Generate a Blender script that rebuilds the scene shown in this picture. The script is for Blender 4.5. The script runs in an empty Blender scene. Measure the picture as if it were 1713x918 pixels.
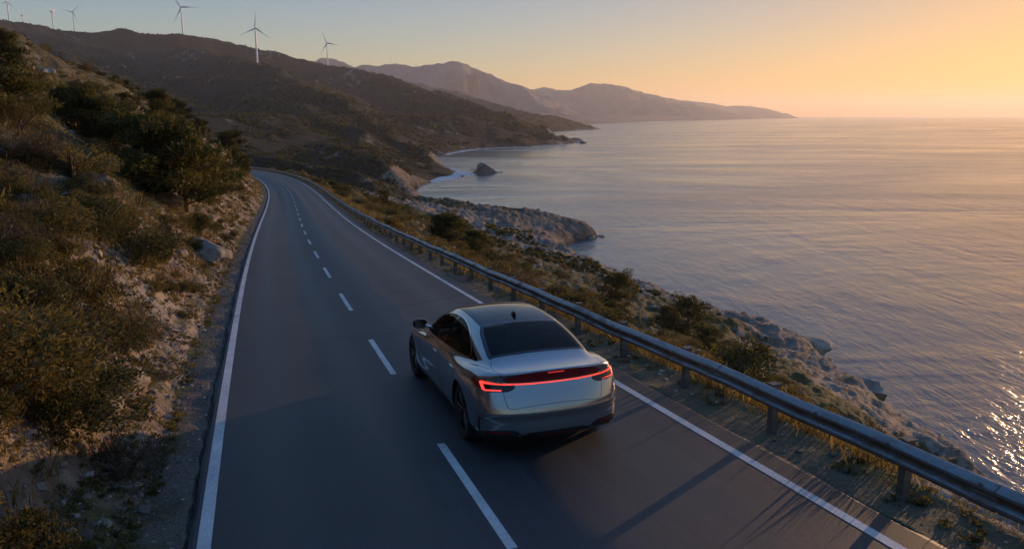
import bpy, bmesh, math, random
import numpy as np
from mathutils import Vector, Matrix

# ------------------------------------------------------------------ camera, sky, sun, exposure
SC = bpy.context.scene
COL = SC.collection
R = math.radians
CAM_Z = 42.0
FPX = 1250.0                      # focal length in pixels of the 1713 px wide frame
PITCH = math.atan(265.0 / FPX)
SUN_AZ, SUN_EL = R(42.3), R(4.3)  # azimuth clockwise from +Y

cd = bpy.data.cameras.new('camera'); cam = bpy.data.objects.new('camera', cd); COL.objects.link(cam)
cd.sensor_width = 36.0; cd.lens = 36.0 * FPX / 1713.0
cd.clip_start = 0.1; cd.clip_end = 100000.0
cam.location = (0, 0, CAM_Z); cam.rotation_euler = (math.pi / 2 - PITCH, 0, 0)
SC.camera = cam

W = bpy.data.worlds.new('World'); SC.world = W; W.use_nodes = True
nt = W.node_tree; nt.nodes.clear()
wo = nt.nodes.new('ShaderNodeOutputWorld'); bg = nt.nodes.new('ShaderNodeBackground')
sky = nt.nodes.new('ShaderNodeTexSky'); sky.sky_type = 'NISHITA'; sky.sun_disc = False
sky.sun_elevation = SUN_EL; sky.sun_rotation = SUN_AZ
sky.altitude = 0; sky.air_density = 1.0; sky.dust_density = 1.0; sky.ozone_density = 2.6
sv = nt.nodes.new('ShaderNodeVectorMath'); sv.operation = 'SCALE'; sv.inputs['Scale'].default_value = 0.1
sg = nt.nodes.new('ShaderNodeGamma'); sg.inputs[1].default_value = 1.0
sm = nt.nodes.new('ShaderNodeVectorMath'); sm.operation = 'MULTIPLY'; sm.inputs[1].default_value = (6.55, 5.65, 6.1)
sw = nt.nodes.new('ShaderNodeRGBToBW'); sp = nt.nodes.new('ShaderNodeMath'); sp.operation = 'POWER'; sp.inputs[1].default_value = -0.74
ss_ = nt.nodes.new('ShaderNodeVectorMath'); ss_.operation = 'SCALE'
nt.links.new(sky.outputs[0], sv.inputs[0]); nt.links.new(sv.outputs[0], sg.inputs[0]); nt.links.new(sv.outputs[0], sw.inputs[0])
nt.links.new(sw.outputs[0], sp.inputs[0]); nt.links.new(sg.outputs[0], ss_.inputs[0]); nt.links.new(sp.outputs[0], ss_.inputs['Scale'])
sh = nt.nodes.new('ShaderNodeHueSaturation'); sh.inputs['Saturation'].default_value = 1.14
nt.links.new(ss_.outputs[0], sh.inputs['Color']); nt.links.new(sh.outputs[0], sm.inputs[0])
tc = nt.nodes.new('ShaderNodeTexCoord'); sx = nt.nodes.new('ShaderNodeSeparateXYZ'); mr = nt.nodes.new('ShaderNodeMapRange')   # air thins upwards: paler low sky
for i_, v_ in ((1, .02), (2, .17), (3, 1.20), (4, .86)): mr.inputs[i_].default_value = v_
ev = nt.nodes.new('ShaderNodeVectorMath'); ev.operation = 'SCALE'
nt.links.new(tc.outputs['Generated'], sx.inputs[0]); nt.links.new(sx.outputs['Z'], mr.inputs[0]); nt.links.new(sm.outputs[0], ev.inputs[0]); nt.links.new(mr.outputs[0], ev.inputs['Scale'])
nt.links.new(ev.outputs[0], bg.inputs[0]); nt.links.new(bg.outputs[0], wo.inputs[0])
bg.inputs[1].default_value = 0.10

sl = bpy.data.lights.new('sun', 'SUN'); so = bpy.data.objects.new('sun', sl); COL.objects.link(so)
sl.energy = 5.0; sl.angle = R(0.5); sl.color = (1.0, 0.58, 0.28)
SUN_DIR = Vector((math.sin(SUN_AZ) * math.cos(SUN_EL), math.cos(SUN_AZ) * math.cos(SUN_EL), math.sin(SUN_EL)))
so.rotation_euler = SUN_DIR.to_track_quat('Z', 'Y').to_euler()
so.location = (60, 60, 120)

SC.view_settings.view_transform = 'Standard'; SC.view_settings.look = 'None'
SC.view_settings.gamma = 1.0; SC.view_settings.use_curve_mapping = False
SC.view_settings.exposure = 0.15
SC.cycles.use_denoising = True
SC.cycles.max_bounces = 8; SC.cycles.volume_bounces = 1; SC.cycles.transparent_max_bounces = 12

# ------------------------------------------------------------------ helpers
def link(o, parent=None):
    COL.objects.link(o)
    if parent: o.parent = parent
    return o

def tag(o, label=None, cat=None, group=None, kind=None):
    if label: o['label'] = label
    if cat: o['category'] = cat
    if group: o['group'] = group
    if kind: o['kind'] = kind
    return o

def empty(name, loc, rotz=0.0):
    o = bpy.data.objects.new(name, None); COL.objects.link(o)
    o.location = loc; o.rotation_euler = (0, 0, rotz); o.empty_display_size = 0.3
    return o

def mesh_np(name, V, F, mats, smooth=True, mi=None, attrs=None, normals=None):
    """numpy vertices (n,3) and faces (m,3 or 4) -> mesh"""
    V = np.asarray(V, np.float32); F = np.asarray(F, np.int32)
    me = bpy.data.meshes.new(name)
    k = F.shape[1]
    me.vertices.add(len(V)); me.vertices.foreach_set('co', V.ravel())
    me.loops.add(F.size); me.loops.foreach_set('vertex_index', F.ravel())
    me.polygons.add(len(F))
    me.polygons.foreach_set('loop_start', np.arange(0, F.size, k, dtype=np.int32))
    me.polygons.foreach_set('loop_total', np.full(len(F), k, np.int32))
    for m in mats: me.materials.append(m)
    if mi is not None: me.polygons.foreach_set('material_index', np.asarray(mi, np.int32))
    me.polygons.foreach_set('use_smooth', np.full(len(F), smooth))
    me.update(calc_edges=True)
    if attrs:
        for nm, a in attrs.items():
            at = me.attributes.new(nm, 'FLOAT', 'POINT'); at.data.foreach_set('value', np.asarray(a, np.float32))
    if normals is not None:
        me.normals_split_custom_set_from_vertices([tuple(n) for n in normals])
    return me

def obj(name, me, parent=None):
    o = bpy.data.objects.new(name, me); link(o, parent); return o

class MB:
    """collects simple shapes into one mesh"""
    def __init__(self): self.v = []; self.f = []
    def add(self, v, f):
        b = len(self.v); self.v += [tuple(p) for p in v]; self.f += [tuple(i + b for i in q) for q in f]
    def box(self, c, s, rot=None):
        x, y, z = s[0] / 2, s[1] / 2, s[2] / 2
        v = [Vector((a * x, b * y, d * z)) for a in (-1, 1) for b in (-1, 1) for d in (-1, 1)]
        if rot is not None: v = [rot @ p for p in v]
        c = Vector(c); v = [p + c for p in v]
        self.add(v, [(0, 1, 3, 2), (4, 6, 7, 5), (0, 4, 5, 1), (2, 3, 7, 6), (0, 2, 6, 4), (1, 5, 7, 3)])
    def tube(self, pts, rad, n=10, cap=True):
        pts = [Vector(p) for p in pts]
        if not hasattr(rad, '__len__'): rad = [rad] * len(pts)
        rings = []
        for i, p in enumerate(pts):
            d = (pts[min(i + 1, len(pts) - 1)] - pts[max(i - 1, 0)]).normalized()
            a = d.orthogonal().normalized() if i == 0 else (pa - d * pa.dot(d)).normalized()
            pa = a; b = d.cross(a)
            rings.append([p + (a * math.cos(t) + b * math.sin(t)) * rad[i] for t in [2 * math.pi * k / n for k in range(n)]])
        v = [q for r in rings for q in r]; f = []
        for i in range(len(pts) - 1):
            for k in range(n):
                f.append((i * n + k, i * n + (k + 1) % n, (i + 1) * n + (k + 1) % n, (i + 1) * n + k))
        if cap: f += [tuple(range(n))[::-1], tuple((len(pts) - 1) * n + k for k in range(n))]
        self.add(v, f)
    def lathe(self, prof, axis='Z', n=32, c=(0, 0, 0), closed=False):
        """prof: list of (r, h) revolved round an axis"""
        v = []; f = []
        m = len(prof)
        for k in range(n):
            t = 2 * math.pi * k / n
            for r, h in prof:
                if axis == 'Z': v.append((c[0] + r * math.cos(t), c[1] + r * math.sin(t), c[2] + h))
                else: v.append((c[0] + h, c[1] + r * math.cos(t), c[2] + r * math.sin(t)))
        for k in range(n):
            for i in range(m - 1 + (1 if closed else 0)):
                j = (i + 1) % m
                f.append((k * m + i, ((k + 1) % n) * m + i, ((k + 1) % n) * m + j, k * m + j))
        self.add(v, f)
    def build(self, name, mat, parent=None, smooth=False, bevel=0.0, fixn=True):
        me = bpy.data.meshes.new(name); me.from_pydata(self.v, [], self.f)
        bm = bmesh.new(); bm.from_mesh(me)
        if fixn: bmesh.ops.recalc_face_normals(bm, faces=bm.faces)
        if bevel > 0: bmesh.ops.bevel(bm, geom=list(bm.edges), offset=bevel, segments=2, affect='EDGES', clamp_overlap=True)
        bm.to_mesh(me); bm.free()
        if smooth: me.shade_smooth(); 
        if smooth:
            try: me.set_sharp_from_angle(angle=R(40))
            except Exception: pass
        me.materials.append(mat)
        return obj(name, me, parent)

# pixel helpers (a point of the photo at forward distance D, or on the sea), used to measure real positions
CX, CY = 856.5, 459.0
cP, sP = math.cos(PITCH), math.sin(PITCH)
def ray(u, v):
    return np.array([u - CX, FPX * cP + (CY - v) * sP, -FPX * sP + (CY - v) * cP])
def at_D(u, v, D):
    d = ray(u, v); d = d / d[1] * D
    return np.array([d[0], d[1], d[2] + CAM_Z])
def at_sea(u, v, z=0.0):
    d = ray(u, v); t = (z - CAM_Z) / d[2]
    return d * t + np.array([0, 0, CAM_Z])

# ------------------------------------------------------------------ noise
def _hash(ix, iy, seed):
    h = (ix.astype(np.int64) * 374761393 + iy.astype(np.int64) * 668265263 + seed * 974634777) & 0xFFFFFFFF
    h = ((h ^ (h >> 13)) * 1274126177) & 0xFFFFFFFF
    h = h ^ (h >> 16)
    return h
def perlin(x, y, seed=0):
    x = np.asarray(x, float); y = np.asarray(y, float)
    ix = np.floor(x).astype(np.int64); iy = np.floor(y).astype(np.int64)
    fx = x - ix; fy = y - iy
    u = fx * fx * fx * (fx * (fx * 6 - 15) + 10); v = fy * fy * fy * (fy * (fy * 6 - 15) + 10)
    def g(dx, dy):
        a = _hash(ix + dx, iy + dy, seed) * (2 * np.pi / 4294967296.0)
        return np.cos(a) * (fx - dx) + np.sin(a) * (fy - dy)
    a = g(0, 0); b = g(1, 0); c = g(0, 1); d = g(1, 1)
    return (a + u * (b - a)) * (1 - v) + (c + u * (d - c)) * v * 1.0
def fbm(x, y, scale, oct=4, seed=0, gain=0.5):
    s = 0.0; a = 1.0; x = np.asarray(x) / scale; y = np.asarray(y) / scale
    for o in range(oct):
        s = s + a * perlin(x * 2 ** o + o * 17.3, y * 2 ** o - o * 9.1, seed + o); a *= gain
    return s * 1.5
def ridged(x, y, scale, oct=4, seed=0, gain=0.5):
    s = 0.0; a = 1.0; x = np.asarray(x) / scale; y = np.asarray(y) / scale
    for o in range(oct):
        s = s + a * (1 - 2.6 * np.abs(perlin(x * 2 ** o + o * 11.3, y * 2 ** o + o * 5.7, seed + o))); a *= gain
    return s * 0.6
def sstep(a, b, x):
    t = np.clip((np.asarray(x, float) - a) / (b - a), 0, 1); return t * t * (3 - 2 * t)

# ------------------------------------------------------------------ road line (every 10 m, camera at 0,0,0)
RD = [[5.98, -8.49, -3.54], [2.58, 0.92, -4.14], [-0.71, 10.36, -4.78], [-3.91, 19.83, -5.47], [-7.05, 29.33, -6.19], [-10.12, 38.85, -6.93], [-13.13, 48.38, -7.65], [-16.09, 57.94, -8.35], [-19.01, 67.5, -9.01], [-21.91, 77.07, -9.63], [-24.82, 86.64, -10.2], [-27.76, 96.2, -10.74], [-30.74, 105.74, -11.22], [-33.79, 115.26, -11.67], [-36.94, 124.75, -12.07], [-40.22, 134.2, -12.44], [-43.65, 143.59, -12.78], [-47.25, 152.92, -13.1], [-51.03, 162.18, -13.4], [-54.98, 171.37, -13.7], [-59.12, 180.47, -14.0], [-63.44, 189.49, -14.32], [-67.95, 198.41, -14.64], [-72.62, 207.26, -14.99], [-77.41, 216.03, -15.34], [-82.33, 224.74, -15.71], [-87.36, 233.38, -16.09], [-92.48, 241.97, -16.49], [-97.69, 250.51, -16.89], [-103.0, 258.99, -17.3], [-108.39, 267.41, -17.72], [-113.87, 275.77, -18.15], [-119.45, 284.07, -18.59], [-125.11, 292.31, -19.04]]
RD = np.array([[9.45, -17.9, -2.9]] + RD + [[-136.6, 308.5, -20.0], [-148.5, 324.5, -21.0], [-160.7, 340.3, -22.0]])
_sk = np.cumsum(np.r_[0, np.linalg.norm(np.diff(RD[:, :2], axis=0), axis=1)]) - 20.0
def _spline(xk, yk, x):
    m = np.gradient(yk, xk); i = np.clip(np.searchsorted(xk, x) - 1, 0, len(xk) - 2)
    h = xk[i + 1] - xk[i]; t = (x - xk[i]) / h
    return (yk[i] * (2 * t**3 - 3 * t**2 + 1) + yk[i + 1] * (-2 * t**3 + 3 * t**2) + h * m[i] * (t**3 - 2 * t**2 + t) + h * m[i + 1] * (t**3 - t**2))
RS = np.arange(-19.0, _sk[-1] - 0.5, 1.0)
RX = _spline(_sk, RD[:, 0], RS); RY = _spline(_sk, RD[:, 1], RS); RZ = _spline(_sk, RD[:, 2], RS) + CAM_Z
_dx = np.gradient(RX); _dy = np.gradient(RY); _l = np.hypot(_dx, _dy)
RNX, RNY = _dy / _l, -_dx / _l                    # to the right of travel
def road_at(s, u=0.0, dz=0.0):
    s = np.asarray(s, float)
    x = np.interp(s, RS, RX); y = np.interp(s, RS, RY); z = np.interp(s, RS, RZ)
    nx = np.interp(s, RS, RNX); ny = np.interp(s, RS, RNY)
    return np.stack([x + nx * u, y + ny * u, z + dz], -1)
def road_coords(x, y):
    """nearest road station, signed lateral distance (right +), road height"""
    x = np.asarray(x, float).ravel(); y = np.asarray(y, float).ravel()
    k = np.zeros(len(x), int)
    rx = RX[::4]; ry = RY[::4]
    for a in range(0, len(x), 20000):
        d = (x[a:a + 20000, None] - rx) ** 2 + (y[a:a + 20000, None] - ry) ** 2
        k[a:a + 20000] = d.argmin(1) * 4
    k = np.clip(k, 0, len(RX) - 1)
    for _ in range(2):
        tx, ty = -RNY[k], RNX[k]
        al = (x - RX[k]) * tx + (y - RY[k]) * ty
        k = np.clip(k + np.round(al).astype(int), 0, len(RX) - 1)
    tx, ty = -RNY[k], RNX[k]
    al = (x - RX[k]) * tx + (y - RY[k]) * ty
    s = RS[k] + al; u = (x - RX[k]) * RNX[k] + (y - RY[k]) * RNY[k]
    al = np.clip(al, -1, 1)
    z = np.interp(RS[k] + al, RS, RZ)
    far = np.hypot(x - RX[k], y - RY[k])
    u = np.sign(u) * np.maximum(np.abs(u), far)
    return s, u, z
# ------------------------------------------------------------------ land: shoreline and ridges
SH = [(80, -60), (70, -10), (62, 30), (57, 56), (53, 74)]
SH = [np.array(q, float) for q in SH]
for u, v in [(1590, 782), (1530, 745), (1475, 705), (1462, 682), (1420, 655), (1385, 628), (1372, 606), (1340, 592), (1290, 572), (1215, 548), (1165, 532), (1105, 506),
             (1070, 490), (1030, 472), (1000, 456), (968, 448), (955, 432), (937, 414), (965, 404), (1002, 396), (985, 386), (950, 378), (900, 366), (850, 356), (800, 348),
             (765, 342), (735, 334), (700, 328), (680, 322), (700, 312), (720, 307), (752, 300), (795, 291.5), (772, 286), (745, 280), (728, 270),
             (734, 262), (762, 257), (800, 250.5), (850, 247), (900, 245.5), (945, 241.5), (986, 239), (960, 236), (920, 228), (905, 222.5),
             (940, 220.5), (985, 217.8), (1012, 216.3), (985, 214.5), (955, 213.5), (965, 209.5), (1000, 207), (1060, 204.2), (1130, 202), (1200, 201), (1271, 199.6)]:
    SH.append(at_sea(u, v)[:2])
SH += [at_D(1280, 199, 12500)[:2], at_D(1310, 199, 12800)[:2], at_D(1338, 199, 13500)[:2], at_D(1320, 199, 16000)[:2], np.array([4000., 19000.])]
SH = np.array(SH)
LANDPOLY = np.vstack([SH, [[-16000, 19000], [-16000, -300], [80, -300]]])

def poly_inside(P, x, y):
    ins = np.zeros(len(x), bool); n = len(P)
    for i in range(n):
        x1, y1 = P[i]; x2, y2 = P[(i + 1) % n]
        c = (y1 > y) != (y2 > y)
        with np.errstate(divide='ignore', invalid='ignore'):
            xi = (x2 - x1) * (y - y1) / (y2 - y1 + 1e-12) + x1
        ins ^= c & (x < xi)
    return ins
def polyline_dist(P, x, y, Z=None):
    best = np.full(len(x), 1e18); zz = np.zeros(len(x))
    for i in range(len(P) - 1):
        ax, ay = P[i][0], P[i][1]; dx, dy = P[i + 1][0] - ax, P[i + 1][1] - ay
        t = np.clip(((x - ax) * dx + (y - ay) * dy) / (dx * dx + dy * dy + 1e-9), 0, 1)
        d = (x - ax - t * dx) ** 2 + (y - ay - t * dy) ** 2
        m = d < best
        best[m] = d[m]
        if Z is not None: zz[m] = (Z[i] + (Z[i + 1] - Z[i]) * t)[m]
    return np.sqrt(best), zz
def coast_dist(x, y):
    """signed distance to the shore, + on land"""
    amp = np.clip(np.hypot(x, y) * 0.012, 1.0, 14)
    xx = x + fbm(x, y, 26, 3, 91) * amp * .55; yy = y + fbm(x, y, 26, 3, 92) * amp * .55
    d, _ = polyline_dist(SH, xx, yy)
    return np.where(poly_inside(LANDPOLY, xx, yy), d, -d)

RIDGES = [  # (photo x, photo y, distance) of each crest line, side slope
    ([(945, 236, 1260), (918, 224, 1340), (890, 216, 1400), (840, 196, 1480), (800, 181, 1560), (740, 159, 1700), (660, 131, 1950), (600, 115, 2150), (548, 107, 2400), (500, 99, 2450), (440, 86, 2450), (380, 69, 2450),
      (340, 61, 2420), (308, 57, 2380), (262, 58, 2350), (225, 54, 2320), (190, 46, 2300), (150, 52, 2250), (100, 50, 2200), (40, 38, 2100), (0, 29, 2000), (-150, 8, 1900), (-450, -20, 1800)], .36),
    ([(770, 281, 560), (745, 272, 600), (722, 261, 640), (690, 242, 710), (640, 217, 820), (590, 190, 950), (540, 160, 1090), (490, 132, 1290), (455, 114, 1450), (430, 106, 1550), (400, 101, 1650), (360, 88, 1850), (320, 74, 2100)], .40),
    ([(690, 292, 470), (660, 268, 520), (620, 238, 620), (575, 208, 740), (527, 188, 850), (485, 171, 950), (400, 156, 1100), (300, 128, 1300), (200, 106, 1500), (100, 84, 1700), (0, 62, 1900)], .42),
    ([(640, 266, 430), (600, 248, 480), (570, 239, 530), (527, 234, 580), (457, 219, 640), (400, 199, 720), (330, 178, 800), (250, 148, 900), (150, 112, 1050), (50, 78, 1200)], .42),
    ([(680, 322, 390), (640, 302, 375), (584, 283, 365), (530, 271, 372), (485, 262, 385), (430, 249, 405), (380, 236, 450), (300, 212, 520), (200, 175, 640)], .36),
    ([(985, 216.5, 2330), (955, 211, 2400), (925, 201, 2550), (890, 190, 2750), (850, 178, 2950), (800, 165, 3150), (760, 154, 3350), (700, 138, 3700), (600, 122, 4100)], .34),
    ([(985, 207, 4200), (960, 199, 4500), (930, 188, 5000), (900, 170, 5500), (868, 143, 5900), (850, 135, 6000), (825, 124, 6050), (800, 117, 6050), (780, 107, 6050), (760, 101, 6000), (742, 103, 6050), (722, 107, 6100), (700, 112.5, 6200), (680, 109, 6250), (655, 105.5, 6300), (635, 112, 6350),
      (610, 107, 6400), (590, 113, 6400), (575, 105, 6450), (560, 98, 6500), (540, 97, 6500), (510, 104, 6550), (460, 120, 6600)], .33),
    ([(1265, 198, 10600), (1230, 190, 10000), (1190, 180, 9500), (1150, 170, 9200), (1105, 161, 8900), (1062, 151, 8600), (1040, 143, 8500), (1020, 139.5, 8400), (985, 139, 8300), (965, 146, 8300), (945, 151, 8300), (925, 148, 8400), (910, 145, 8500), (890, 149, 8600), (850, 150, 9000)], .30),
    ([(1331, 195.6, 13600), (1310, 188, 13400), (1275, 180, 13200), (1245, 176.5, 13000), (1215, 177, 13000), (1180, 171, 13000), (1120, 165, 13200)], .25),
]
RIDGES = [(np.array([at_D(*q) for q in pts]), k) for pts, k in RIDGES]

def smax(a, b, k):
    h = np.clip(0.5 + 0.5 * (a - b) / k, 0, 1)
    return b + (a - b) * h + k * h * (1 - h)

def terrain(x, y, full=False):
    shp = np.shape(x); x = np.asarray(x, float).ravel(); y = np.asarray(y, float).ravel()
    r = np.hypot(x, y)
    dc = coast_dist(x, y)
    # far ridges
    wx = x + fbm(x, y, 160, 3, 11) * np.clip(r * .03, 0, 40); wy = y + fbm(x, y, 160, 3, 12) * np.clip(r * .03, 0, 40)
    zr = np.full(len(x), -50.0); g90 = np.minimum(ridged(x, y, 85, 4, 31) - .72, .06); g300 = np.minimum(ridged(wx, wy, 310, 4, 33) - .78, .04)
    for P, k in RIDGES:
        d, zc = polyline_dist(P[:, :2], wx, wy, P[:, 2])
        sc = np.clip(zc / 60.0, .5, 4.0); wg = sstep(.9, 2.6, sc)
        gul = g90 * np.minimum(d * .30, 16) * (1 - .3 * wg) + g300 * np.minimum(d * .32, 75) * wg
        zr = smax(zr, zc - k * (np.sqrt(d * d + (5 * sc) ** 2) - 5 * sc) + gul - .04 * sc * 10, 5.0)
    zr = smax(zr, np.minimum(.30 * np.maximum(dc, 0), 45) * sstep(340, 440, r) - 3, 4.0)
    zr = zr + fbm(x, y, 28, 3, 44) * np.clip((r - 200) / 300, 0, 1.6)
    # near land round the road
    s, u, zrd = road_coords(x, y)
    au = np.abs(u)
    n1 = fbm(x, y, 9.0, 4, 3); n2 = ridged(x, y, 5.0, 4, 5); n3 = fbm(x, y, 30.0, 3, 7); n4 = ridged(x, y, 2.1, 4, 6); n5 = ridged(x, y, .75, 3, 9)
    # left bank: gravel, steep rocky bank, long slope, shoulder
    v = np.maximum(-u - 4.25 - .3 * fbm(s, s * 0, 5.0, 2, 8), 0)
    bank = np.interp(v, [0, .7, 2.6, 5.5, 19, 26, 40, 70, 140, 260], [0, .35, 2.2, 4.2, 15.4, 19.2, 23.5, 27, 27, 10])
    amp = sstep(0.2, 4.0, v)
    terr = (np.abs(((bank * .55 + n1 * .9) % 1.0) - .5) - .25)           # ledges
    zl = zrd + bank + amp * (n1 * .75 + n2 * .34 * (1 - sstep(20, 40, v)) + n4 * .30 * (1 - sstep(14, 40, v)) + n5 * .10 * sstep(70, 30, r) + terr * .55 * sstep(9, 2, v) + n3 * 1.6 * sstep(3, 18, v))
    # right slope to the sea
    w = np.maximum(u - 5.0, 0)
    dcl = np.maximum(dc, 0)
    t = w / (w + dcl * 0.92 + .01)
    k_ = [0, .06, .15, .3, .5, .7, .88, 1.0]; fs = sstep(R(25.0), R(31.0), np.arctan2(x, y))
    shelf = np.interp(t, k_, [1, .94, .85, .70, .50, .32, .18, .12]) * (1 - fs) + np.interp(t, k_, [1, .84, .66, .46, .30, .2, .125, .10]) * fs
    head = np.exp(-(((x - 20) / 75) ** 2 + ((y - 262) / 70) ** 2))       # rocky headland
    ztop = zrd * shelf
    zrt = np.where(w > 0, ztop + sstep(.5, 8, w) * (n1 * .9 + n2 * .55 + n4 * .55 + n3 * 1.1) + head * (n2 * .5 + n4 * 1.0 + .6), zrd)
    zn = np.where(u < 0, zl, zrt)
    near = sstep(420, 250, s) * sstep(280, 170, np.where(u < 0, au, 0)) * sstep(330, 180, np.where(u > 0, au, 0)) * sstep(430, 330, r)
    zn = zn * near - 30 * (1 - near)
    z = smax(zr, zn, 2.0) - .5
    z = np.where(au < 30, zn + (z - zn) * sstep(8, 30, au), z)
    # cliffs along the shore
    cn = 1 + .45 * ridged(x, y, 16, 3, 61)
    hc = np.interp(r, [60, 160, 260, 420, 600, 1300, 4000, 12000], [7, 6, 5.0, 9, 13, 22, 14, 16])
    hc = hc * (1 - .55 * head)
    env = np.where(dc > 0, hc * cn * (1 - np.exp(-dcl / (.45 * hc))) + .55 * n4 * sstep(0, 4, dcl) * (r < 420) + (.75 - .5 * head) * np.maximum(dcl - hc * .4, 0) ** 1.0, np.maximum(dc * .35, -12)) - .25
    z = np.where(env < z, env, z)
    # road bed
    cor = np.maximum(sstep(4.35, 3.75, -u), sstep(4.75, 4.1, u)) * 0 + np.where(u < 0, sstep(4.6, 4.3, au), sstep(5.0, 4.6, au))
    cor = cor * (s < 372)
    bed = zrd - np.where(au < 3.72, .13, .03) - np.where((u > 0) & (au > 3.72) & (au < 3.95), .10, 0)
    bed = bed + (au > 3.8) * fbm(x, y, 1.2, 3, 71) * .035
    z = z * (1 - cor) + bed * cor
    if full: return z.reshape(shp), dict(s=s, u=u, dc=dc, r=r, n2=n2, head=head, v=v, zrd=zrd)
    return z.reshape(shp)

def ground_z(x, y):
    return float(terrain(np.array([x]), np.array([y]))[0])
# ------------------------------------------------------------------ materials
class NT:
    def __init__(self, name):
        self.m = bpy.data.materials.new(name); self.m.use_nodes = True
        self.t = self.m.node_tree; self.t.nodes.clear()
        self.out = self.n('ShaderNodeOutputMaterial')
    def n(self, typ, **kw):
        nd = self.t.nodes.new(typ)
        for k, v in kw.items():
            if k.startswith('i_'):
                key = k[2:].replace('_', ' '); nd.inputs[key].default_value = v
            else: setattr(nd, k, v)
        return nd
    def l(self, a, b): self.t.links.new(a, b)
    def noise(self, scale, detail=4, rough=.55, vec=None, dist=0.0):
        nd = self.n('ShaderNodeTexNoise'); nd.inputs['Scale'].default_value = scale; nd.inputs['Detail'].default_value = detail
        nd.inputs['Roughness'].default_value = rough; nd.inputs['Distortion'].default_value = dist
        if vec is not None: self.l(vec, nd.inputs['Vector'])
        return nd.outputs['Fac']
    def ramp(self, fac, stops):
        nd = self.n('ShaderNodeValToRGB'); cr = nd.color_ramp
        while len(cr.elements) < len(stops): cr.elements.new(.5)
        for e, (p, c) in zip(cr.elements, stops):
            e.position = p; e.color = tuple(c) + (1,) if len(c) == 3 else c
        self.l(fac, nd.inputs[0]); return nd.outputs[0]
    def mix(self, fac, a, b, mode='MIX'):
        nd = self.n('ShaderNodeMix'); nd.data_type = 'RGBA'; nd.blend_type = mode
        if hasattr(fac, 'is_linked'): self.l(fac, nd.inputs[0])
        else: nd.inputs[0].default_value = fac
        for q, i in ((a, 6), (b, 7)):
            if hasattr(q, 'is_linked'): self.l(q, nd.inputs[i])
            else: nd.inputs[i].default_value = tuple(q) + (1,)
        return nd.outputs[2]
    def math(self, op, a, b=None, clamp=False):
        nd = self.n('ShaderNodeMath'); nd.operation = op; nd.use_clamp = clamp
        for q, i in ((a, 0), (b, 1)):
            if q is None: continue
            if hasattr(q, 'is_linked'): self.l(q, nd.inputs[i])
            else: nd.inputs[i].default_value = q
        return nd.outputs[0]
    def attr(self, name):
        nd = self.n('ShaderNodeAttribute'); nd.attribute_name = name; return nd
    def pos(self): return self.n('ShaderNodeNewGeometry').outputs['Position']
    def objco(self): return self.n('ShaderNodeTexCoord').outputs['Object']
    def scaled(self, vec, s, rz=0):
        nd = self.n('ShaderNodeMapping'); nd.inputs['Scale'].default_value = s; nd.inputs['Rotation'].default_value = (0, 0, rz)
        self.l(vec, nd.inputs['Vector']); return nd.outputs[0]
    def bsdf(self, color=None, rough=.6, metal=0.0, **kw):
        b = self.n('ShaderNodeBsdfPrincipled')
        for q, nm in ((color, 'Base Color'), (rough, 'Roughness'), (metal, 'Metallic')):
            if q is None: continue
            if hasattr(q, 'is_linked'): self.l(q, b.inputs[nm])
            elif nm == 'Base Color': b.inputs[nm].default_value = tuple(q) + (1,)
            else: b.inputs[nm].default_value = q
        for k, v in kw.items():
            key = k.replace('_', ' ')
            if hasattr(v, 'is_linked'): self.l(v, b.inputs[key])
            else: b.inputs[key].default_value = v
        self.l(b.outputs[0], self.out.inputs[0]); self.b = b
        return b
    def bump(self, h, strength=.5, dist=.05, normal=None):
        nd = self.n('ShaderNodeBump'); nd.inputs['Strength'].default_value = strength; nd.inputs['Distance'].default_value = dist
        self.l(h, nd.inputs['Height'])
        if normal is not None: self.l(normal, nd.inputs['Normal'])
        return nd.outputs[0]

def simple(name, color, rough=.6, metal=0.0, var=0.0, scale=8.0, **kw):
    m = NT(name)
    if var:
        f = m.noise(scale, 5, .6, m.objco())
        c0 = [max(0, q * (1 - var)) for q in color]; c1 = [q * (1 + var) for q in color]
        m.bsdf(m.ramp(f, [(.3, c0), (.7, c1)]), rough, metal, **kw)
    else: m.bsdf(color, rough, metal, **kw)
    return m.m

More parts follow.
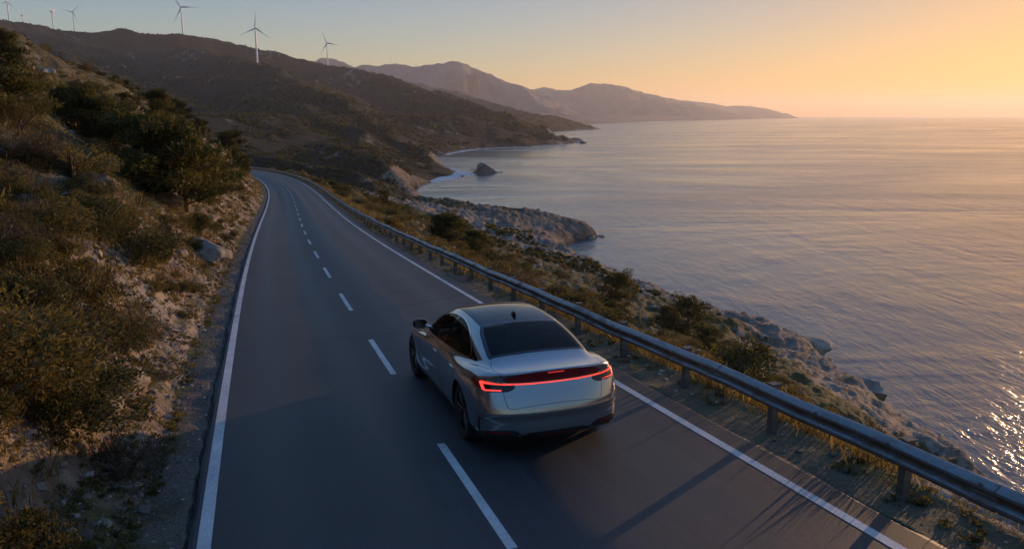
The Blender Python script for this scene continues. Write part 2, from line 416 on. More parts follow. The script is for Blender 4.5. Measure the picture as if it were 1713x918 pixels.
def terrain_material():
    m = NT('hillside_ground'); P = m.pos()
    big = m.noise(.02, 5, .6, P); mid = m.noise(.12, 5, .6, P); fine = m.noise(1.3, 6, .65, P); grit = m.noise(9.0, 5, .7, P)
    rockm = m.attr('rock').outputs['Fac']; grav = m.attr('gravel').outputs['Fac']; farm = m.attr('far').outputs['Fac']; wet = m.attr('wet').outputs['Fac']
    soil = m.ramp(fine, [(.25, (.06, .044, .028)), (.5, (.12, .088, .054)), (.75, (.22, .168, .11))])
    grass = m.ramp(m.noise(2.2, 6, .7, P), [(.25, (.035, .037, .012)), (.5, (.085, .078, .026)), (.75, (.17, .13, .05))])
    near = m.mix(m.math('MULTIPLY', m.ramp(mid, [(.30, (0, 0, 0)), (.52, (1, 1, 1))]), 1.0), soil, grass)
    scrub = m.ramp(m.noise(.16, 8, .72, P), [(.30, (.006, .009, .005)), (.52, (.016, .019, .010)), (.66, (.030, .031, .017)), (.82, (.072, .064, .038))])
    patch = m.ramp(big, [(.35, (.55, .65, .6)), (.65, (1.15, 1.1, 1.0))])
    scrub = m.mix(1.0, scrub, patch, 'MULTIPLY')
    base = m.mix(farm, near, scrub)
    base = m.mix(m.attr('bare').outputs['Fac'], base, m.ramp(m.noise(.006, 6, .65, P), [(.35, (.13, .115, .105)), (.65, (.21, .185, .168))]))  # far mountains' base colour painted paler, standing in for extra haze
    rock = m.ramp(m.noise(.55, 9, .7, P, .6), [(.25, (.085, .068, .054)), (.45, (.20, .168, .138)), (.62, (.33, .285, .235)), (.8, (.45, .40, .34))])
    stain = m.ramp(m.noise(.25, 4, .6, P), [(.4, (.8, .68, .55)), (.6, (1, 1, 1))])
    rock = m.mix(.8, rock, stain, 'MULTIPLY')
    # rock patches with broken edges
    e = m.math('ADD', rockm, m.math('MULTIPLY', m.math('SUBTRACT', m.noise(.6, 7, .75, P), .5), 1.1))
    e2 = m.math('ADD', e, m.math('MULTIPLY', m.math('SUBTRACT', m.noise(.05, 7, .75, P), .5), m.math('MULTIPLY', farm, 1.3)))
    base = m.mix(m.ramp(e2, [(.44, (0, 0, 0)), (.56, (1, 1, 1))]), base, rock)
    gravel = m.ramp(m.noise(26, 6, .8, P), [(.3, (.055, .05, .045)), (.5, (.12, .105, .09)), (.72, (.24, .21, .18))])
    base = m.mix(grav, base, gravel)
    base = m.mix(wet, base, (.03, .026, .022))
    h = m.math('ADD', m.math('MULTIPLY', fine, 1.0), m.math('MULTIPLY', grit, .3))
    vor = m.n('ShaderNodeTexVoronoi'); vor.feature = 'DISTANCE_TO_EDGE'; vor.inputs['Scale'].default_value = .9
    wv = m.n('ShaderNodeVectorMath'); wv.operation = 'ADD'
    nz = m.n('ShaderNodeTexNoise'); nz.inputs['Scale'].default_value = .8; m.l(P, nz.inputs['Vector'])
    m.l(P, wv.inputs[0]); m.l(nz.outputs['Color'], wv.inputs[1]); m.l(wv.outputs[0], vor.inputs['Vector'])
    crack = m.math('MINIMUM', vor.outputs['Distance'], .18)
    h = m.math('ADD', h, m.math('MULTIPLY', m.math('MULTIPLY', crack, 4.0), rockm))
    nb = m.bump(h, .9, .22)
    h2 = m.noise(.22, 7, .7, P)
    nd = m.n('ShaderNodeBump'); nd.inputs['Distance'].default_value = 4.5
    m.l(h2, nd.inputs['Height']); m.l(m.math('MULTIPLY', farm, 1.0), nd.inputs['Strength']); m.l(nb, nd.inputs['Normal'])
    m.bsdf(base, .92, 0.0, Normal=nd.outputs[0])
    m.b.inputs['Specular IOR Level'].default_value = .2
    return m.m

def asphalt_material():
    m = NT('asphalt'); P = m.pos()
    a = m.noise(38, 5, .8, P); b = m.noise(.35, 4, .6, P)
    lat = m.attr('lat').outputs['Fac']; lon = m.attr('lon').outputs['Fac']
    cv = m.n('ShaderNodeCombineXYZ'); m.l(lat, cv.inputs[0]); m.l(m.math('MULTIPLY', lon, .03), cv.inputs[1])
    streak = m.noise(2.6, 5, .65, cv.outputs[0])
    track = m.attr('track').outputs['Fac']
    c = m.ramp(a, [(.25, (.020, .020, .021)), (.5, (.038, .038, .039)), (.78, (.074, .072, .07))])
    c = m.mix(1.0, c, m.ramp(streak, [(.3, (.62, .62, .64)), (.7, (1.3, 1.29, 1.27))]), 'MULTIPLY')
    c = m.mix(1.0, c, m.ramp(b, [(.3, (.82, .82, .83)), (.7, (1.15, 1.14, 1.12))]), 'MULTIPLY')
    c = m.mix(m.math('MULTIPLY', track, .45), c, (.03, .03, .031))
    pc = m.n('ShaderNodeTexVoronoi'); pc.feature = 'DISTANCE_TO_EDGE'; pc.inputs['Scale'].default_value = .16
    cvv = m.n('ShaderNodeVectorMath'); cvv.operation = 'ADD'; cn_ = m.n('ShaderNodeTexNoise'); cn_.inputs['Scale'].default_value = .9; cn_.inputs['Detail'].default_value = 6
    m.l(P, cn_.inputs['Vector']); m.l(P, cvv.inputs[0]); m.l(cn_.outputs['Color'], cvv.inputs[1]); m.l(cvv.outputs[0], pc.inputs['Vector'])
    crk = m.math('MULTIPLY', m.ramp(pc.outputs['Distance'], [(.004, (1, 1, 1)), (.012, (0, 0, 0))]), m.ramp(m.noise(.08, 3, .5, P), [(.48, (0, 0, 0)), (.6, (1, 1, 1))]))
    c = m.mix(m.math('MULTIPLY', crk, .75), c, (.012, .012, .012))
    oil = m.ramp(m.noise(.5, 5, .7, m.scaled(P, (1, 1, 1))), [(.6, (0, 0, 0)), (.72, (1, 1, 1))])
    c = m.mix(m.math('MULTIPLY', oil, .35), c, (.018, .018, .019))
    r = m.math('SUBTRACT', m.math('ADD', m.math('MULTIPLY', streak, .2), .52), m.math('MULTIPLY', track, .08))
    m.bsdf(c, r, 0, Normal=m.bump(a, .35, .01))
    m.b.inputs['Specular IOR Level'].default_value = .35
    return m.m

def paint_material():
    m = NT('road_paint'); P = m.pos()
    w = m.noise(30, 5, .8, P); w2 = m.noise(1.2, 4, .7, P)
    f = m.math('ADD', m.math('MULTIPLY', w, .6), m.math('MULTIPLY', w2, .5))
    m.bsdf(m.ramp(f, [(.37, (.09, .088, .086)), (.49, (.42, .415, .40)), (.70, (.66, .65, .63))]), .6, 0, Normal=m.bump(w, .3, .01))
    return m.m

def water_material():
    m = NT('sea_water'); P = m.pos()
    def wav(sx, sy, rz, sc, det, rough, dist=0.0):
        return m.noise(sc, det, rough, m.scaled(P, (sx, sy, 1), rz), dist)
    wr = R(-30)
    h1 = wav(1, .32, R(28), .11, 4, .55, .4)      # swell
    h2 = wav(1, .40, R(10), .42, 4, .6, .5)        # chop
    h3 = wav(1, .6, R(40), 1.9, 4, .65, .4)        # ripples
    calm = m.ramp(m.noise(1.0, 4, .55, m.scaled(P, (.0035, .009, 1), R(-12)), 1.2), [(.40, (.22,) * 3), (.66, (1,) * 3)])
    h = m.math('ADD', m.math('MULTIPLY', h1, 1.7), m.math('ADD', m.math('MULTIPLY', h2, .70), m.math('MULTIPLY', h3, .22)))
    h = m.math('MULTIPLY', h, calm)
    nb = m.bump(h, .8, 1.0)
    deep = m.mix(m.ramp(m.noise(.004, 4, .5, P), [(.35, (0, 0, 0)), (.65, (1, 1, 1))]), (.026, .068, .088), (.036, .085, .106))
    rg = m.ramp(m.noise(1.0, 4, .6, m.scaled(P, (.0022, .008, 1), R(-14)), 1.0), [(.4, (.10,) * 3), (.6, (.19,) * 3)])
    sh = m.attr('shore').outputs['Fac']
    fo = m.math('ADD', m.math('MULTIPLY', m.noise(.5, 7, .75, P, .8), 1.0), m.math('MULTIPLY', sh, -.26))
    fm = m.ramp(fo, [(.46, (0, 0, 0)), (.60, (1, 1, 1))])
    col = m.mix(fm, deep, (.40, .43, .46)); rg2 = m.math('ADD', rg, m.math('MULTIPLY', fm, .5))
    m.bsdf(col, rg2, 0, IOR=1.42, Normal=nb)
    return m.m

M = {}
M['ground'] = terrain_material(); M['asphalt'] = asphalt_material(); M['paint'] = paint_material(); M['water'] = water_material()
M['foam'] = simple('sea_foam', (.75, .76, .78), .8, 0, .2, 3.0)

# ------------------------------------------------------------------ ground, sea, road
NA, RAT = 880, 1.0088
az = np.linspace(R(-60), R(56), NA)
rr = 3.2 * RAT ** np.arange(int(math.log(17500 / 3.2) / math.log(RAT)))
A_, R_ = np.meshgrid(az, rr)
GX = R_ * np.sin(A_); GY = R_ * np.cos(A_)
GZ, G = terrain(GX, GY, True)
nr = len(rr)
# steepness
gz_r = np.gradient(GZ, axis=0) / np.gradient(R_, axis=0)
gz_a = np.gradient(GZ, axis=1) / (np.gradient(A_, axis=1) * R_)
steep = np.hypot(gz_r, gz_a).ravel()
u_, dc_, r_ = G['u'], G['dc'], G['r']
xf, yf = GX.ravel(), GY.ravel()
farw = np.where(u_ < 0, sstep(35, 90, -u_), sstep(25, 120, u_)); farw = np.maximum(farw, sstep(200, 330, r_))
rock = np.where((u_ > 0) & (r_ < 250), .06, .14) + .35 * sstep(.75, 1.3, steep) + .25 * fbm(xf, yf, 13, 4, 21)
rock += .27 * sstep(6.5, 1.5, G['v']) * (u_ < 0) * (G['v'] > .1) * (r_ < 300)
rock += .10 * (u_ < 0) * sstep(300, 40, r_)
shore = np.interp(r_, [80, 200, 300, 600, 1300, 5000], [13, 15, 18, 14, 17, 24])
rock += .75 * sstep(shore * 1.3, shore * .35, dc_ + 6 * fbm(xf, yf, 30, 3, 23))
rock += .8 * G['head'] * (dc_ > 0)
rock += .30 * (u_ > 7) * (r_ < 260) * sstep(-.1, .5, fbm(xf, yf, 9, 4, 24))
rock += .02 * (u_ > 0) * sstep(40, 6, np.abs(u_ - 12)) * (r_ < 200)
rock = np.where(r_ > 250, rock - .27 + .52 * sstep(.22, .60, fbm(xf, yf, 48, 4, 25) * sstep(1500, 500, r_) + fbm(xf, yf, 170, 5, 29) * sstep(500, 1500, r_)), rock)
rock = np.where(r_ > 3600, .05, rock)
grav = np.where(u_ < 0, sstep(4.45, 3.95, -u_ + .5 * fbm(xf, yf, 1.5, 3, 26)), .55 * sstep(5.6, 4.2, u_ + .6 * fbm(xf, yf, 1.2, 3, 27)))
wet = sstep(1.3, .2, GZ.ravel() - .4 * fbm(xf, yf, 5, 3, 28)) * .85
idx = np.arange(nr * NA).reshape(nr, NA)
F = np.stack([idx[:-1, :-1], idx[:-1, 1:], idx[1:, 1:], idx[1:, :-1]], -1).reshape(-1, 4)
zf = GZ.ravel()
keep = (zf[F].max(1) > -3.0)
F = F[keep]
used = np.zeros(nr * NA, bool); used[F.ravel()] = True
remap = np.cumsum(used) - 1
V = np.stack([xf, yf, zf], -1)[used]
me = mesh_np('ground', V, remap[F][:, ::-1], [M['ground']], True, attrs=dict(rock=rock[used], gravel=grav[used], far=farw[used], wet=wet[used], bare=sstep(2600, 4200, r_)[used]))  # bare: painted haze weight, rises with distance only
ground = tag(obj('ground', me), kind='structure')

sa = np.linspace(R(-80), R(80), 460); sr = np.concatenate([[12.0], 40 * (2600 / 40) ** np.linspace(0, 1, 760), 2600 * (38000 / 2600) ** np.linspace(0.02, 1, 60)])
SA_, SR_ = np.meshgrid(sa, sr); sx_, sy_ = (SR_ * np.sin(SA_)).ravel(), (SR_ * np.cos(SA_)).ravel()
sd_ = np.maximum(np.where(sx_ ** 2 + sy_ ** 2 < 6.5e6, -coast_dist(sx_, sy_), 500.0), -1.5) / np.clip(np.hypot(sx_, sy_) / 250, .6, 4.0)
idx = np.arange(len(sr) * len(sa)).reshape(len(sr), len(sa))
F = np.stack([idx[:-1, :-1], idx[1:, :-1], idx[1:, 1:], idx[:-1, 1:]], -1).reshape(-1, 4)
tag(obj('sea', mesh_np('sea', np.stack([sx_, sy_, 0 * sx_], -1), F[:, ::-1], [M['water']], True, attrs=dict(shore=sd_))), kind='structure')

# road slab with lateral attribute
ss = np.concatenate([np.arange(-16, 60, .5), np.arange(60, 372, 1.5)])
lat = np.concatenate([[-3.66, -3.66], np.linspace(-3.62, 3.92, 40), [3.98, 3.98]])
def edge_wob(s, i):
    return .05 * fbm(s, s * 0 + i, 1.7, 3, 50 + i)
rows = []
for j, u in enumerate(lat):
    dz = -.14 if j in (0, len(lat) - 1) else 0.0
    uu = u + (edge_wob(ss, 1) if j < 2 else edge_wob(ss, 2) if j >= len(lat) - 2 else 0)
    p = road_at(ss, 0.0); nx = np.interp(ss, RS, RNX); ny = np.interp(ss, RS, RNY)
    p[:, 0] += nx * uu; p[:, 1] += ny * uu; p[:, 2] += dz - (.015 if 1 == j or j == len(lat) - 2 else 0)
    rows.append(p)
V = np.stack(rows, 1); n_s, n_l = V.shape[:2]
idx = np.arange(n_s * n_l).reshape(n_s, n_l)
F = np.stack([idx[:-1, :-1], idx[:-1, 1:], idx[1:, 1:], idx[1:, :-1]], -1).reshape(-1, 4)
LAT = np.broadcast_to(lat, (n_s, n_l)); LON = np.broadcast_to(ss[:, None], (n_s, n_l))
tr = sum(np.exp(-((LAT - c) / .38) ** 2) for c in (-2.7, -1.2, .75, 2.35))
me = mesh_np('road', V.reshape(-1, 3), F, [M['asphalt']], False, attrs=dict(lat=LAT.ravel(), lon=LON.ravel(), track=tr.ravel()))
tag(obj('road', me), kind='structure')

def strip(name, u0, u1, s0, s1, step=.5, parent=None):
    sv = np.linspace(s0, s1, max(2, int((s1 - s0) / step) + 1))
    a = road_at(sv, u0, .004); b = road_at(sv, u1, .004)
    V = np.stack([a, b], 1).reshape(-1, 3); n = len(sv)
    F = [(2 * i, 2 * i + 1, 2 * i + 3, 2 * i + 2) for i in range(n - 1)]
    return obj(name, mesh_np(name, V, F, [M['paint']], False), parent)
tag(strip('edge_line', -3.57, -3.42, -15, 370), kind='structure')
tag(strip('edge_line', 3.43, 3.57, -15, 370), kind='structure')
CL = -.32
d0 = 6.9
while d0 < 330:
    tag(strip('centre_line_dash', CL - .06, CL + .06, d0, d0 + 3.3), kind='structure')
    d0 += 7.35
# ------------------------------------------------------------------ guardrail
def steel_material(name, base, rust, amt, rough=.45, metal=.75):
    m = NT(name); P = m.pos()
    f = m.noise(1.6, 7, .7, m.scaled(P, (1, 1, 3))); g = m.noise(14, 5, .7, P)
    ff = m.math('ADD', f, m.math('MULTIPLY', m.math('SUBTRACT', g, .5), .35))
    gro = m.attr('groove').outputs['Fac']
    ff = m.math('ADD', ff, m.math('MULTIPLY', gro, .22))
    msk = m.ramp(ff, [(amt, (0, 0, 0)), (amt + .22, (1, 1, 1))])
    c = m.mix(msk, m.ramp(g, [(.3, [q * .75 for q in base]), (.7, base)]), rust)
    mt = m.math('SUBTRACT', metal, m.math('MULTIPLY', msk, metal * .8))
    m.bsdf(c, m.math('ADD', rough, m.math('MULTIPLY', msk, .3)), mt, Normal=m.bump(g, .15, .01))
    return m.m
M['rail'] = steel_material('galvanised_steel', (.25, .255, .26), (.11, .06, .032), .50, .40)
M['post'] = steel_material('weathered_post', (.17, .15, .13), (.085, .055, .035), .42, .6, .35)

gr = empty('guardrail', tuple(road_at(10, 4.4)))
tag(gr, 'long weathered steel guardrail with a W shaped beam along the seaward edge of the road', 'guardrail')
prof = [(.012, .318), (-.012, .312), (-.070, .270), (-.082, .250), (-.082, .222), (-.070, .204), (-.012, .172), (-.006, .159), (-.012, .146), (-.070, .114), (-.082, .096), (-.082, .068), (-.070, .048), (-.012, .006), (.012, 0)]
back = [(a + .006, b) for a, b in prof[::-1]]
loop = prof + back
sv = np.concatenate([np.arange(-14, 80, .5), np.arange(80, 300, 1.0)])
RU, RZ0 = 4.36, .44
rows = []
for a, b in loop:
    uu = np.full(len(sv), RU + a) + .012 * np.sin(sv * 1.3) ; p = road_at(sv, 0.0)
    nx = np.interp(sv, RS, RNX); ny = np.interp(sv, RS, RNY)
    p[:, 0] += nx * uu; p[:, 1] += ny * uu; p[:, 2] += RZ0 + b + .012 * np.sin(sv * .7 + 1) + .008 * np.sin(sv * 2.1)
    rows.append(p)
V = np.stack(rows, 1); n_s, n_l = V.shape[:2]
idx = np.arange(n_s * n_l).reshape(n_s, n_l); nxt = np.roll(idx, -1, 1)
F = np.stack([idx[:-1], idx[1:], nxt[1:], nxt[:-1]], -1).reshape(-1, 4)
gro = np.array([0, 0, 0, 0, 0, .3, .8, 1, .8, .3, 0, .2, .3, .4, .5] + [.6] * 15)
me = mesh_np('beam', V.reshape(-1, 3), F, [M['rail']], True, attrs=dict(groove=np.broadcast_to(gro, (n_s, n_l)).ravel()))
me.set_sharp_from_angle(angle=R(28))
beam = obj('beam', me, gr); beam.matrix_parent_inverse = Matrix.Translation(-gr.location)
pb = MB(); pb.box((0, 0, .20), (.14, .10, 1.30)); 
post_me = None; rgd = random.Random(5)
k = 0; s = -5.9
while s < 232:
    b = road_at(s, 4.52); t = road_at(s + 1, 4.52) - b
    if k == 0:
        mb = MB(); mb.box((0, 0, .135), (.13, .10, 1.21)); po = mb.build('post', M['post'], gr, bevel=.008)
        mc = MB(); mc.box((0, 0, .755), (.17, .14, .025)); ca = mc.build('post_cap', M['post'], po, bevel=.006)
        ms = MB(); ms.box((-.10, 0, .60), (.09, .12, .20)); sp = ms.build('spacer', M['post'], po, bevel=.006)
    else:
        po2 = po.copy(); link(po2, gr)
        for c in (ca, sp):
            c2 = c.copy(); link(c2, po2)
        pcur = po2
    cur = po if k == 0 else pcur
    cur.location = Vector(b) - gr.location; cur.rotation_euler = (rgd.uniform(-.02, .02), rgd.uniform(-.025, .025), math.atan2(t[1], t[0]) - math.pi / 2)
    k += 1; s += 2.45
# splice plates with bolts every few posts
s = -4.6
mb = MB()
while s < 60:
    for bz in (.062, .256):
        b = road_at(s, RU - .085, RZ0 + bz); t = road_at(s + .1, RU) - road_at(s, RU)
        rot = Matrix.Rotation(math.atan2(t[1], t[0]) - math.pi / 2, 3, 'Z')
        mb.box(tuple(Vector(b) - gr.location), (.014, .035, .035), rot)
    s += 1.225
mb.build('bolt_heads', M['post'], gr)['kind'] = 'stuff'

# lapped joints of the beam
def lap(s0):
    sv2 = np.linspace(s0 - .16, s0 + .16, 3); rws = []
    for a, b in prof:
        p = road_at(sv2, 0.0); nx = np.interp(sv2, RS, RNX); ny = np.interp(sv2, RS, RNY); uu = RU + a - .007 + .012 * np.sin(sv2 * 1.3)
        p[:, 0] += nx * uu; p[:, 1] += ny * uu; p[:, 2] += RZ0 + b + .004 * (1 if b > .16 else -1) + .012 * np.sin(sv2 * .7 + 1) + .008 * np.sin(sv2 * 2.1)
        rws.append(p)
    V = np.stack(rws, 1); V = np.concatenate([V, V + np.array([RNX[40], RNY[40], 0]) * .006], 1); m_ = V.shape[1] // 2
    order = list(range(m_)) + list(range(m_, 2 * m_))[::-1]; V = V[:, order]
    idx = np.arange(V.shape[0] * V.shape[1]).reshape(V.shape[:2]); nx2 = np.roll(idx, -1, 1)
    F = np.stack([idx[:-1], idx[1:], nx2[1:], nx2[:-1]], -1).reshape(-1, 4)
    o = obj('lap_joint', mesh_np('lap_joint', V.reshape(-1, 3), F, [M['rail']], False, attrs=dict(groove=np.full(V.shape[0] * V.shape[1], .35))), gr)
    o.matrix_parent_inverse = Matrix.Translation(-gr.location)
for k in range(18): lap(-4.6 + 4.9 * k)

# ------------------------------------------------------------------ wind turbines
M['turbine'] = simple('turbine_paint', (.74, .74, .73), .45, 0, .06, .3)
def blade_mesh(L):
    sec = []
    for i in range(15):
        t = i / 14; c = (.035 + .055 * math.exp(-((t - .2) / .22) ** 2) + .028 * (1 - t)) * L * (1 - t * .55); th = c * (.5 - .36 * min(1, t * 2.2)); tw = R(22) * (1 - t) ** 1.5
        ring = []
        for q in range(12):
            a = 2 * math.pi * q / 12; x = math.cos(a) * c * .5 - c * .12; y = math.sin(a) * th * .5
            ring.append((x * math.cos(tw) - y * math.sin(tw), x * math.sin(tw) + y * math.cos(tw), .02 * L + t * .98 * L))
        sec.append(ring)
    mb = MB(); v = [p for r_ in sec for p in r_]; f = []
    for i in range(14):
        for q in range(12): f.append((i * 12 + q, i * 12 + (q + 1) % 12, (i + 1) * 12 + (q + 1) % 12, (i + 1) * 12 + q))
    f += [tuple(range(12))[::-1], tuple(14 * 12 + q for q in range(12))]
    mb.add(v, f); return mb
def turbine(x, y, z, H, yaw, a0, label, group=None, L=.47):
    o = empty('wind_turbine', (x, y, z), yaw); tag(o, label, 'wind turbine', group)
    mb = MB(); mb.lathe([(.030 * H, -6), (.030 * H, .0), (.027 * H, .2 * H), (.017 * H, H * .985), (0.0, H * .985)], n=24); mb.build('tower', M['turbine'], o, smooth=True)
    mb = MB(); mb.box((0, .045 * H, H * 1.005), (.048 * H, .15 * H, .05 * H)); mb.build('nacelle', M['turbine'], o, bevel=.010 * H)
    mb = MB()
    prof = [(0, .045 * H), (.014 * H, .04 * H), (.023 * H, .024 * H), (.026 * H, 0), (0, 0)]
    v = []; mb.lathe(prof, 'X', 20)
    mb.v = [(p[1], -p[0] - .03 * H, p[2] + H * 1.005) for p in mb.v]
    hub = mb.build('hub', M['turbine'], o, smooth=True)
    bl = None
    for k in range(3):
        if bl is None: bl = blade_mesh(L * H).build('blade', M['turbine'], o, smooth=True); b = bl
        else: b = bl.copy(); link(b, o)
        b.location = (0, -.045 * H, H * 1.005); b.rotation_euler = (0, R(a0 + 120 * k), 0)
    return o
def base_of(u, v, D):
    p = at_D(u, v, D); return p[0], p[1], ground_z(p[0], p[1])
def turb_px(u, vhub, D, yaw, a0, label, group=None, off=0, L=.47):
    x, y, z = base_of(u, 60, D); zh = at_D(u, vhub, D)[2]
    turbine(x, y, z - off, zh - z + off, yaw, a0, label, group, L)
turb_px(306.5, 13, 2380, R(28), -33, 'large white wind turbine on the highest hump of the skyline, left of the spur turbine', L=.60)
turb_px(427.5, 48, 1550, R(22), 4, 'white wind turbine on the nearer spur, its whole tower seen against the dark ridge', L=.49)
turb_px(546, 73, 2400, R(30), -24, 'white wind turbine low on the right end of the ridge, below the far mountain', L=.60)
turb_px(126, 21, 2235, R(40), 40, 'small pale wind turbine among far ones on the left skyline, rotor seen obliquely')
turb_px(91, 20, 2215, R(70), 60, 'thin pale wind turbine on the left skyline, seen nearly edge on')
turb_px(19, 4, 2080, R(60), 10, 'pale wind turbine at the upper left edge of the skyline, only its tower in view')
turb_px(41, 26, 2120, R(65), 75, 'smallest faint wind turbine between its taller neighbours on the left skyline')
turb_px(653, 98, 6290, R(30), -20, 'tiny hazy wind turbine on the second crest of the far mountain')

# ------------------------------------------------------------------ village on the far shore
M['plaster'] = simple('pale_plaster', (.62, .55, .46), .85, 0, .12, .4); M['tile'] = simple('roof_tile', (.32, .17, .10), .85, 0, .2, .5); M['pane'] = simple('dark_pane', (.03, .035, .045), .2)
rgv = random.Random(3)
for k in range(11):
    p = at_D(903 + k * 1.9 + rgv.uniform(-1, 1), 193, 4700 + rgv.uniform(-220, 220)); z = ground_z(p[0], p[1])
    w, d, h = rgv.uniform(11, 17), rgv.uniform(11, 15), rgv.uniform(7, 12)
    o = empty('village_house', (p[0], p[1], z), rgv.uniform(-.5, .5)); tag(o, 'small pale house in the cluster at the foot of the far mountain above the shore', 'house', 'houses of the far village')
    mb = MB(); mb.box((0, 0, h / 2 - 2), (w, d, h + 4)); wl = mb.build('wall', M['plaster'], o)
    mb = MB(); a, b, e = w / 2 + .5, d / 2 + .5, h
    mb.add([(-a, -b, e), (a, -b, e), (a, b, e), (-a, b, e), (-a, 0, e + 3), (a, 0, e + 3)], [(0, 1, 5, 4), (2, 3, 4, 5), (1, 2, 5), (3, 0, 4), (3, 2, 1, 0)]); mb.build('roof', M['tile'], o)
    for j in range(2):
        mb = MB(); mb.box(((j - .5) * w * .45, -d / 2 - .05, h * .45), (1.6, .2, 2.2)); mb.build('window', M['pane'], o)

# ------------------------------------------------------------------ boulders and sea rocks
def rock_material(name, c0, c1, c2):
    m = NT(name); P = m.objco()
    f = m.noise(1.6, 9, .72, P, .5); g = m.noise(11, 6, .7, P)
    c = m.ramp(f, [(.28, c0), (.5, c1), (.72, c2)])
    m.bsdf(c, .92, 0, Normal=m.bump(m.math('ADD', m.math('MULTIPLY', f, 1.6), m.math('MULTIPLY', g, .35)), .9, .12))
    m.b.inputs['Specular IOR Level'].default_value = .2
    return m.m
M['rock'] = rock_material('limestone', (.13, .10, .075), (.28, .235, .19), (.45, .40, .335))
M['searock'] = rock_material('shore_rock', (.07, .058, .046), (.16, .135, .11), (.30, .26, .22))
def rock_mesh(name, seed, mat, flat=.7, rough=.22, sub=4):
    rg = np.random.default_rng(seed)
    bm = bmesh.new(); bmesh.ops.create_icosphere(bm, subdivisions=sub, radius=1.0)
    v = np.array([p.co[:] for p in bm.verts])
    for _ in range(9):                                      # broken planes
        n = rg.normal(size=3); n /= np.linalg.norm(n); d = rg.uniform(.55, .92)
        e = v @ n - d; v = v - np.outer(np.maximum(e, 0) * .92, n)
    o = rg.uniform(0, 99, 3)
    nse = fbm(v[:, 0] + v[:, 2] * .7 + o[0], v[:, 1] - v[:, 2] * .6 + o[1], .9, 4, seed) * rough + ridged(v[:, 0] + o[2], v[:, 2] * 1.6 + v[:, 1] * .5, .5, 3, seed + 5) * rough * .35
    v = v * (1 + nse)[:, None]
    v = v * np.array([rg.uniform(.9, 1.25), rg.uniform(.75, 1.0), flat])
    f = np.array([[q.index for q in p.verts] for p in bm.faces]); bm.free()
    me = mesh_np(name, v, f, [mat], True); me.set_sharp_from_angle(angle=R(32)); return me
ROCKS = [rock_mesh('boulder', 100 + i, M['rock'], .6 + .08 * (i % 4)) for i in range(7)]
SEAR = [rock_mesh('sea_rock', 200 + i, M['searock'], .5 + .08 * i, .3) for i in range(4)]

def hit(u, v, tmin=4.0, tmax=6000.0):
    """where the ray of a photo pixel meets the land"""
    d = ray(u, v); d = d / np.linalg.norm(d)
    ts = tmin * (tmax / tmin) ** np.linspace(0, 1, 900)
    P = np.array([0, 0, CAM_Z]) + ts[:, None] * d
    z = terrain(P[:, 0], P[:, 1]); b = P[:, 2] <= z
    if not b.any(): return None
    i = int(b.argmax()); i0 = max(i - 1, 0)
    ts = np.linspace(ts[i0], ts[i], 60); P = np.array([0, 0, CAM_Z]) + ts[:, None] * d
    z = terrain(P[:, 0], P[:, 1]); b = P[:, 2] <= z; i = int(b.argmax())
    return P[i][0], P[i][1], float(z[i])

def place(me, name, x, y, z, sc, rot, label, cat, group=None):
    o = obj(name, me); o.location = (x, y, z); o.scale = sc if hasattr(sc, '__len__') else (sc,) * 3
    o.rotation_euler = rot; return tag(o, label, cat, group)
rg = np.random.default_rng(17)
BL = 'pale broken limestone boulder half sunk in the scrubby bank left of the road'
def scatter_uv(n, s0, s1, u0, u1, seed, pw=1.0):
    g = np.random.default_rng(seed)
    s = s0 + (s1 - s0) * g.random(n) ** pw; u = u0 + (u1 - u0) * g.random(n)
    p = road_at(s, 0.0); p[:, 0] += np.interp(s, RS, RNX) * u; p[:, 1] += np.interp(s, RS, RNY) * u
    p[:, 2] = terrain(p[:, 0], p[:, 1]); return p
pts = scatter_uv(55, 4, 150, -13, -5.0, 31, 1.3)
for k, p in enumerate(pts):
    sc = rg.uniform(.14, .42) * (1 + .35 * (k % 9 == 0))
    place(ROCKS[k % 7], 'boulder', p[0], p[1], p[2] + sc * .05, (sc, sc * rg.uniform(.7, 1.1), sc * rg.uniform(.7, 1.1)), (rg.uniform(-.5, .5), rg.uniform(-.5, .5), rg.uniform(0, 6)), BL, 'boulder', 'boulders on the left bank')
for (u, v, sc, lab) in [(165, 312, .7, 'rounded grey boulder standing alone above the scrub, under the dark pines'), (45, 350, .5, 'broad pale rock block in the upper scrub at the frame edge'), (75, 125, 1.1, 'sunlit pale rock slab high on the hill crest, largest of its outcrop'),
                        (40, 115, .9, 'pale crest rock beside the largest slab of the outcrop'), (350, 265, 2.4, 'tall cracked cream coloured rock outcrop on the hill edge above the road bend'), (325, 240, 1.9, 'flat topped rock just uphill of the tall cracked outcrop'),
                        (190, 655, .55, 'lone greyish boulder in the lower bank between dry bushes'), (345, 430, 1.0, 'jagged cream rock ledge jutting from the steep bank beside the gravel')]:
    h = hit(u, v)
    if h: place(ROCKS[int(sc * 10) % 7], 'boulder', h[0], h[1], h[2] + .1, (sc, sc * .85, sc * .8), (.2, .1, u), lab, 'boulder')
pts = scatter_uv(90, 0, 130, 7, 60, 33, 1.2)
for k, p in enumerate(pts):
    if p[2] < 2: continue
    sc = rg.uniform(.3, 1.1)
    place(ROCKS[(k * 3) % 7], 'boulder', p[0], p[1], p[2], (sc, sc * .8, sc * .7), (rg.uniform(-.4, .4), rg.uniform(-.4, .4), rg.uniform(0, 6)), 'grey limestone boulder among the bushes on the slope between guardrail and sea', 'boulder', 'boulders on the seaward slope')
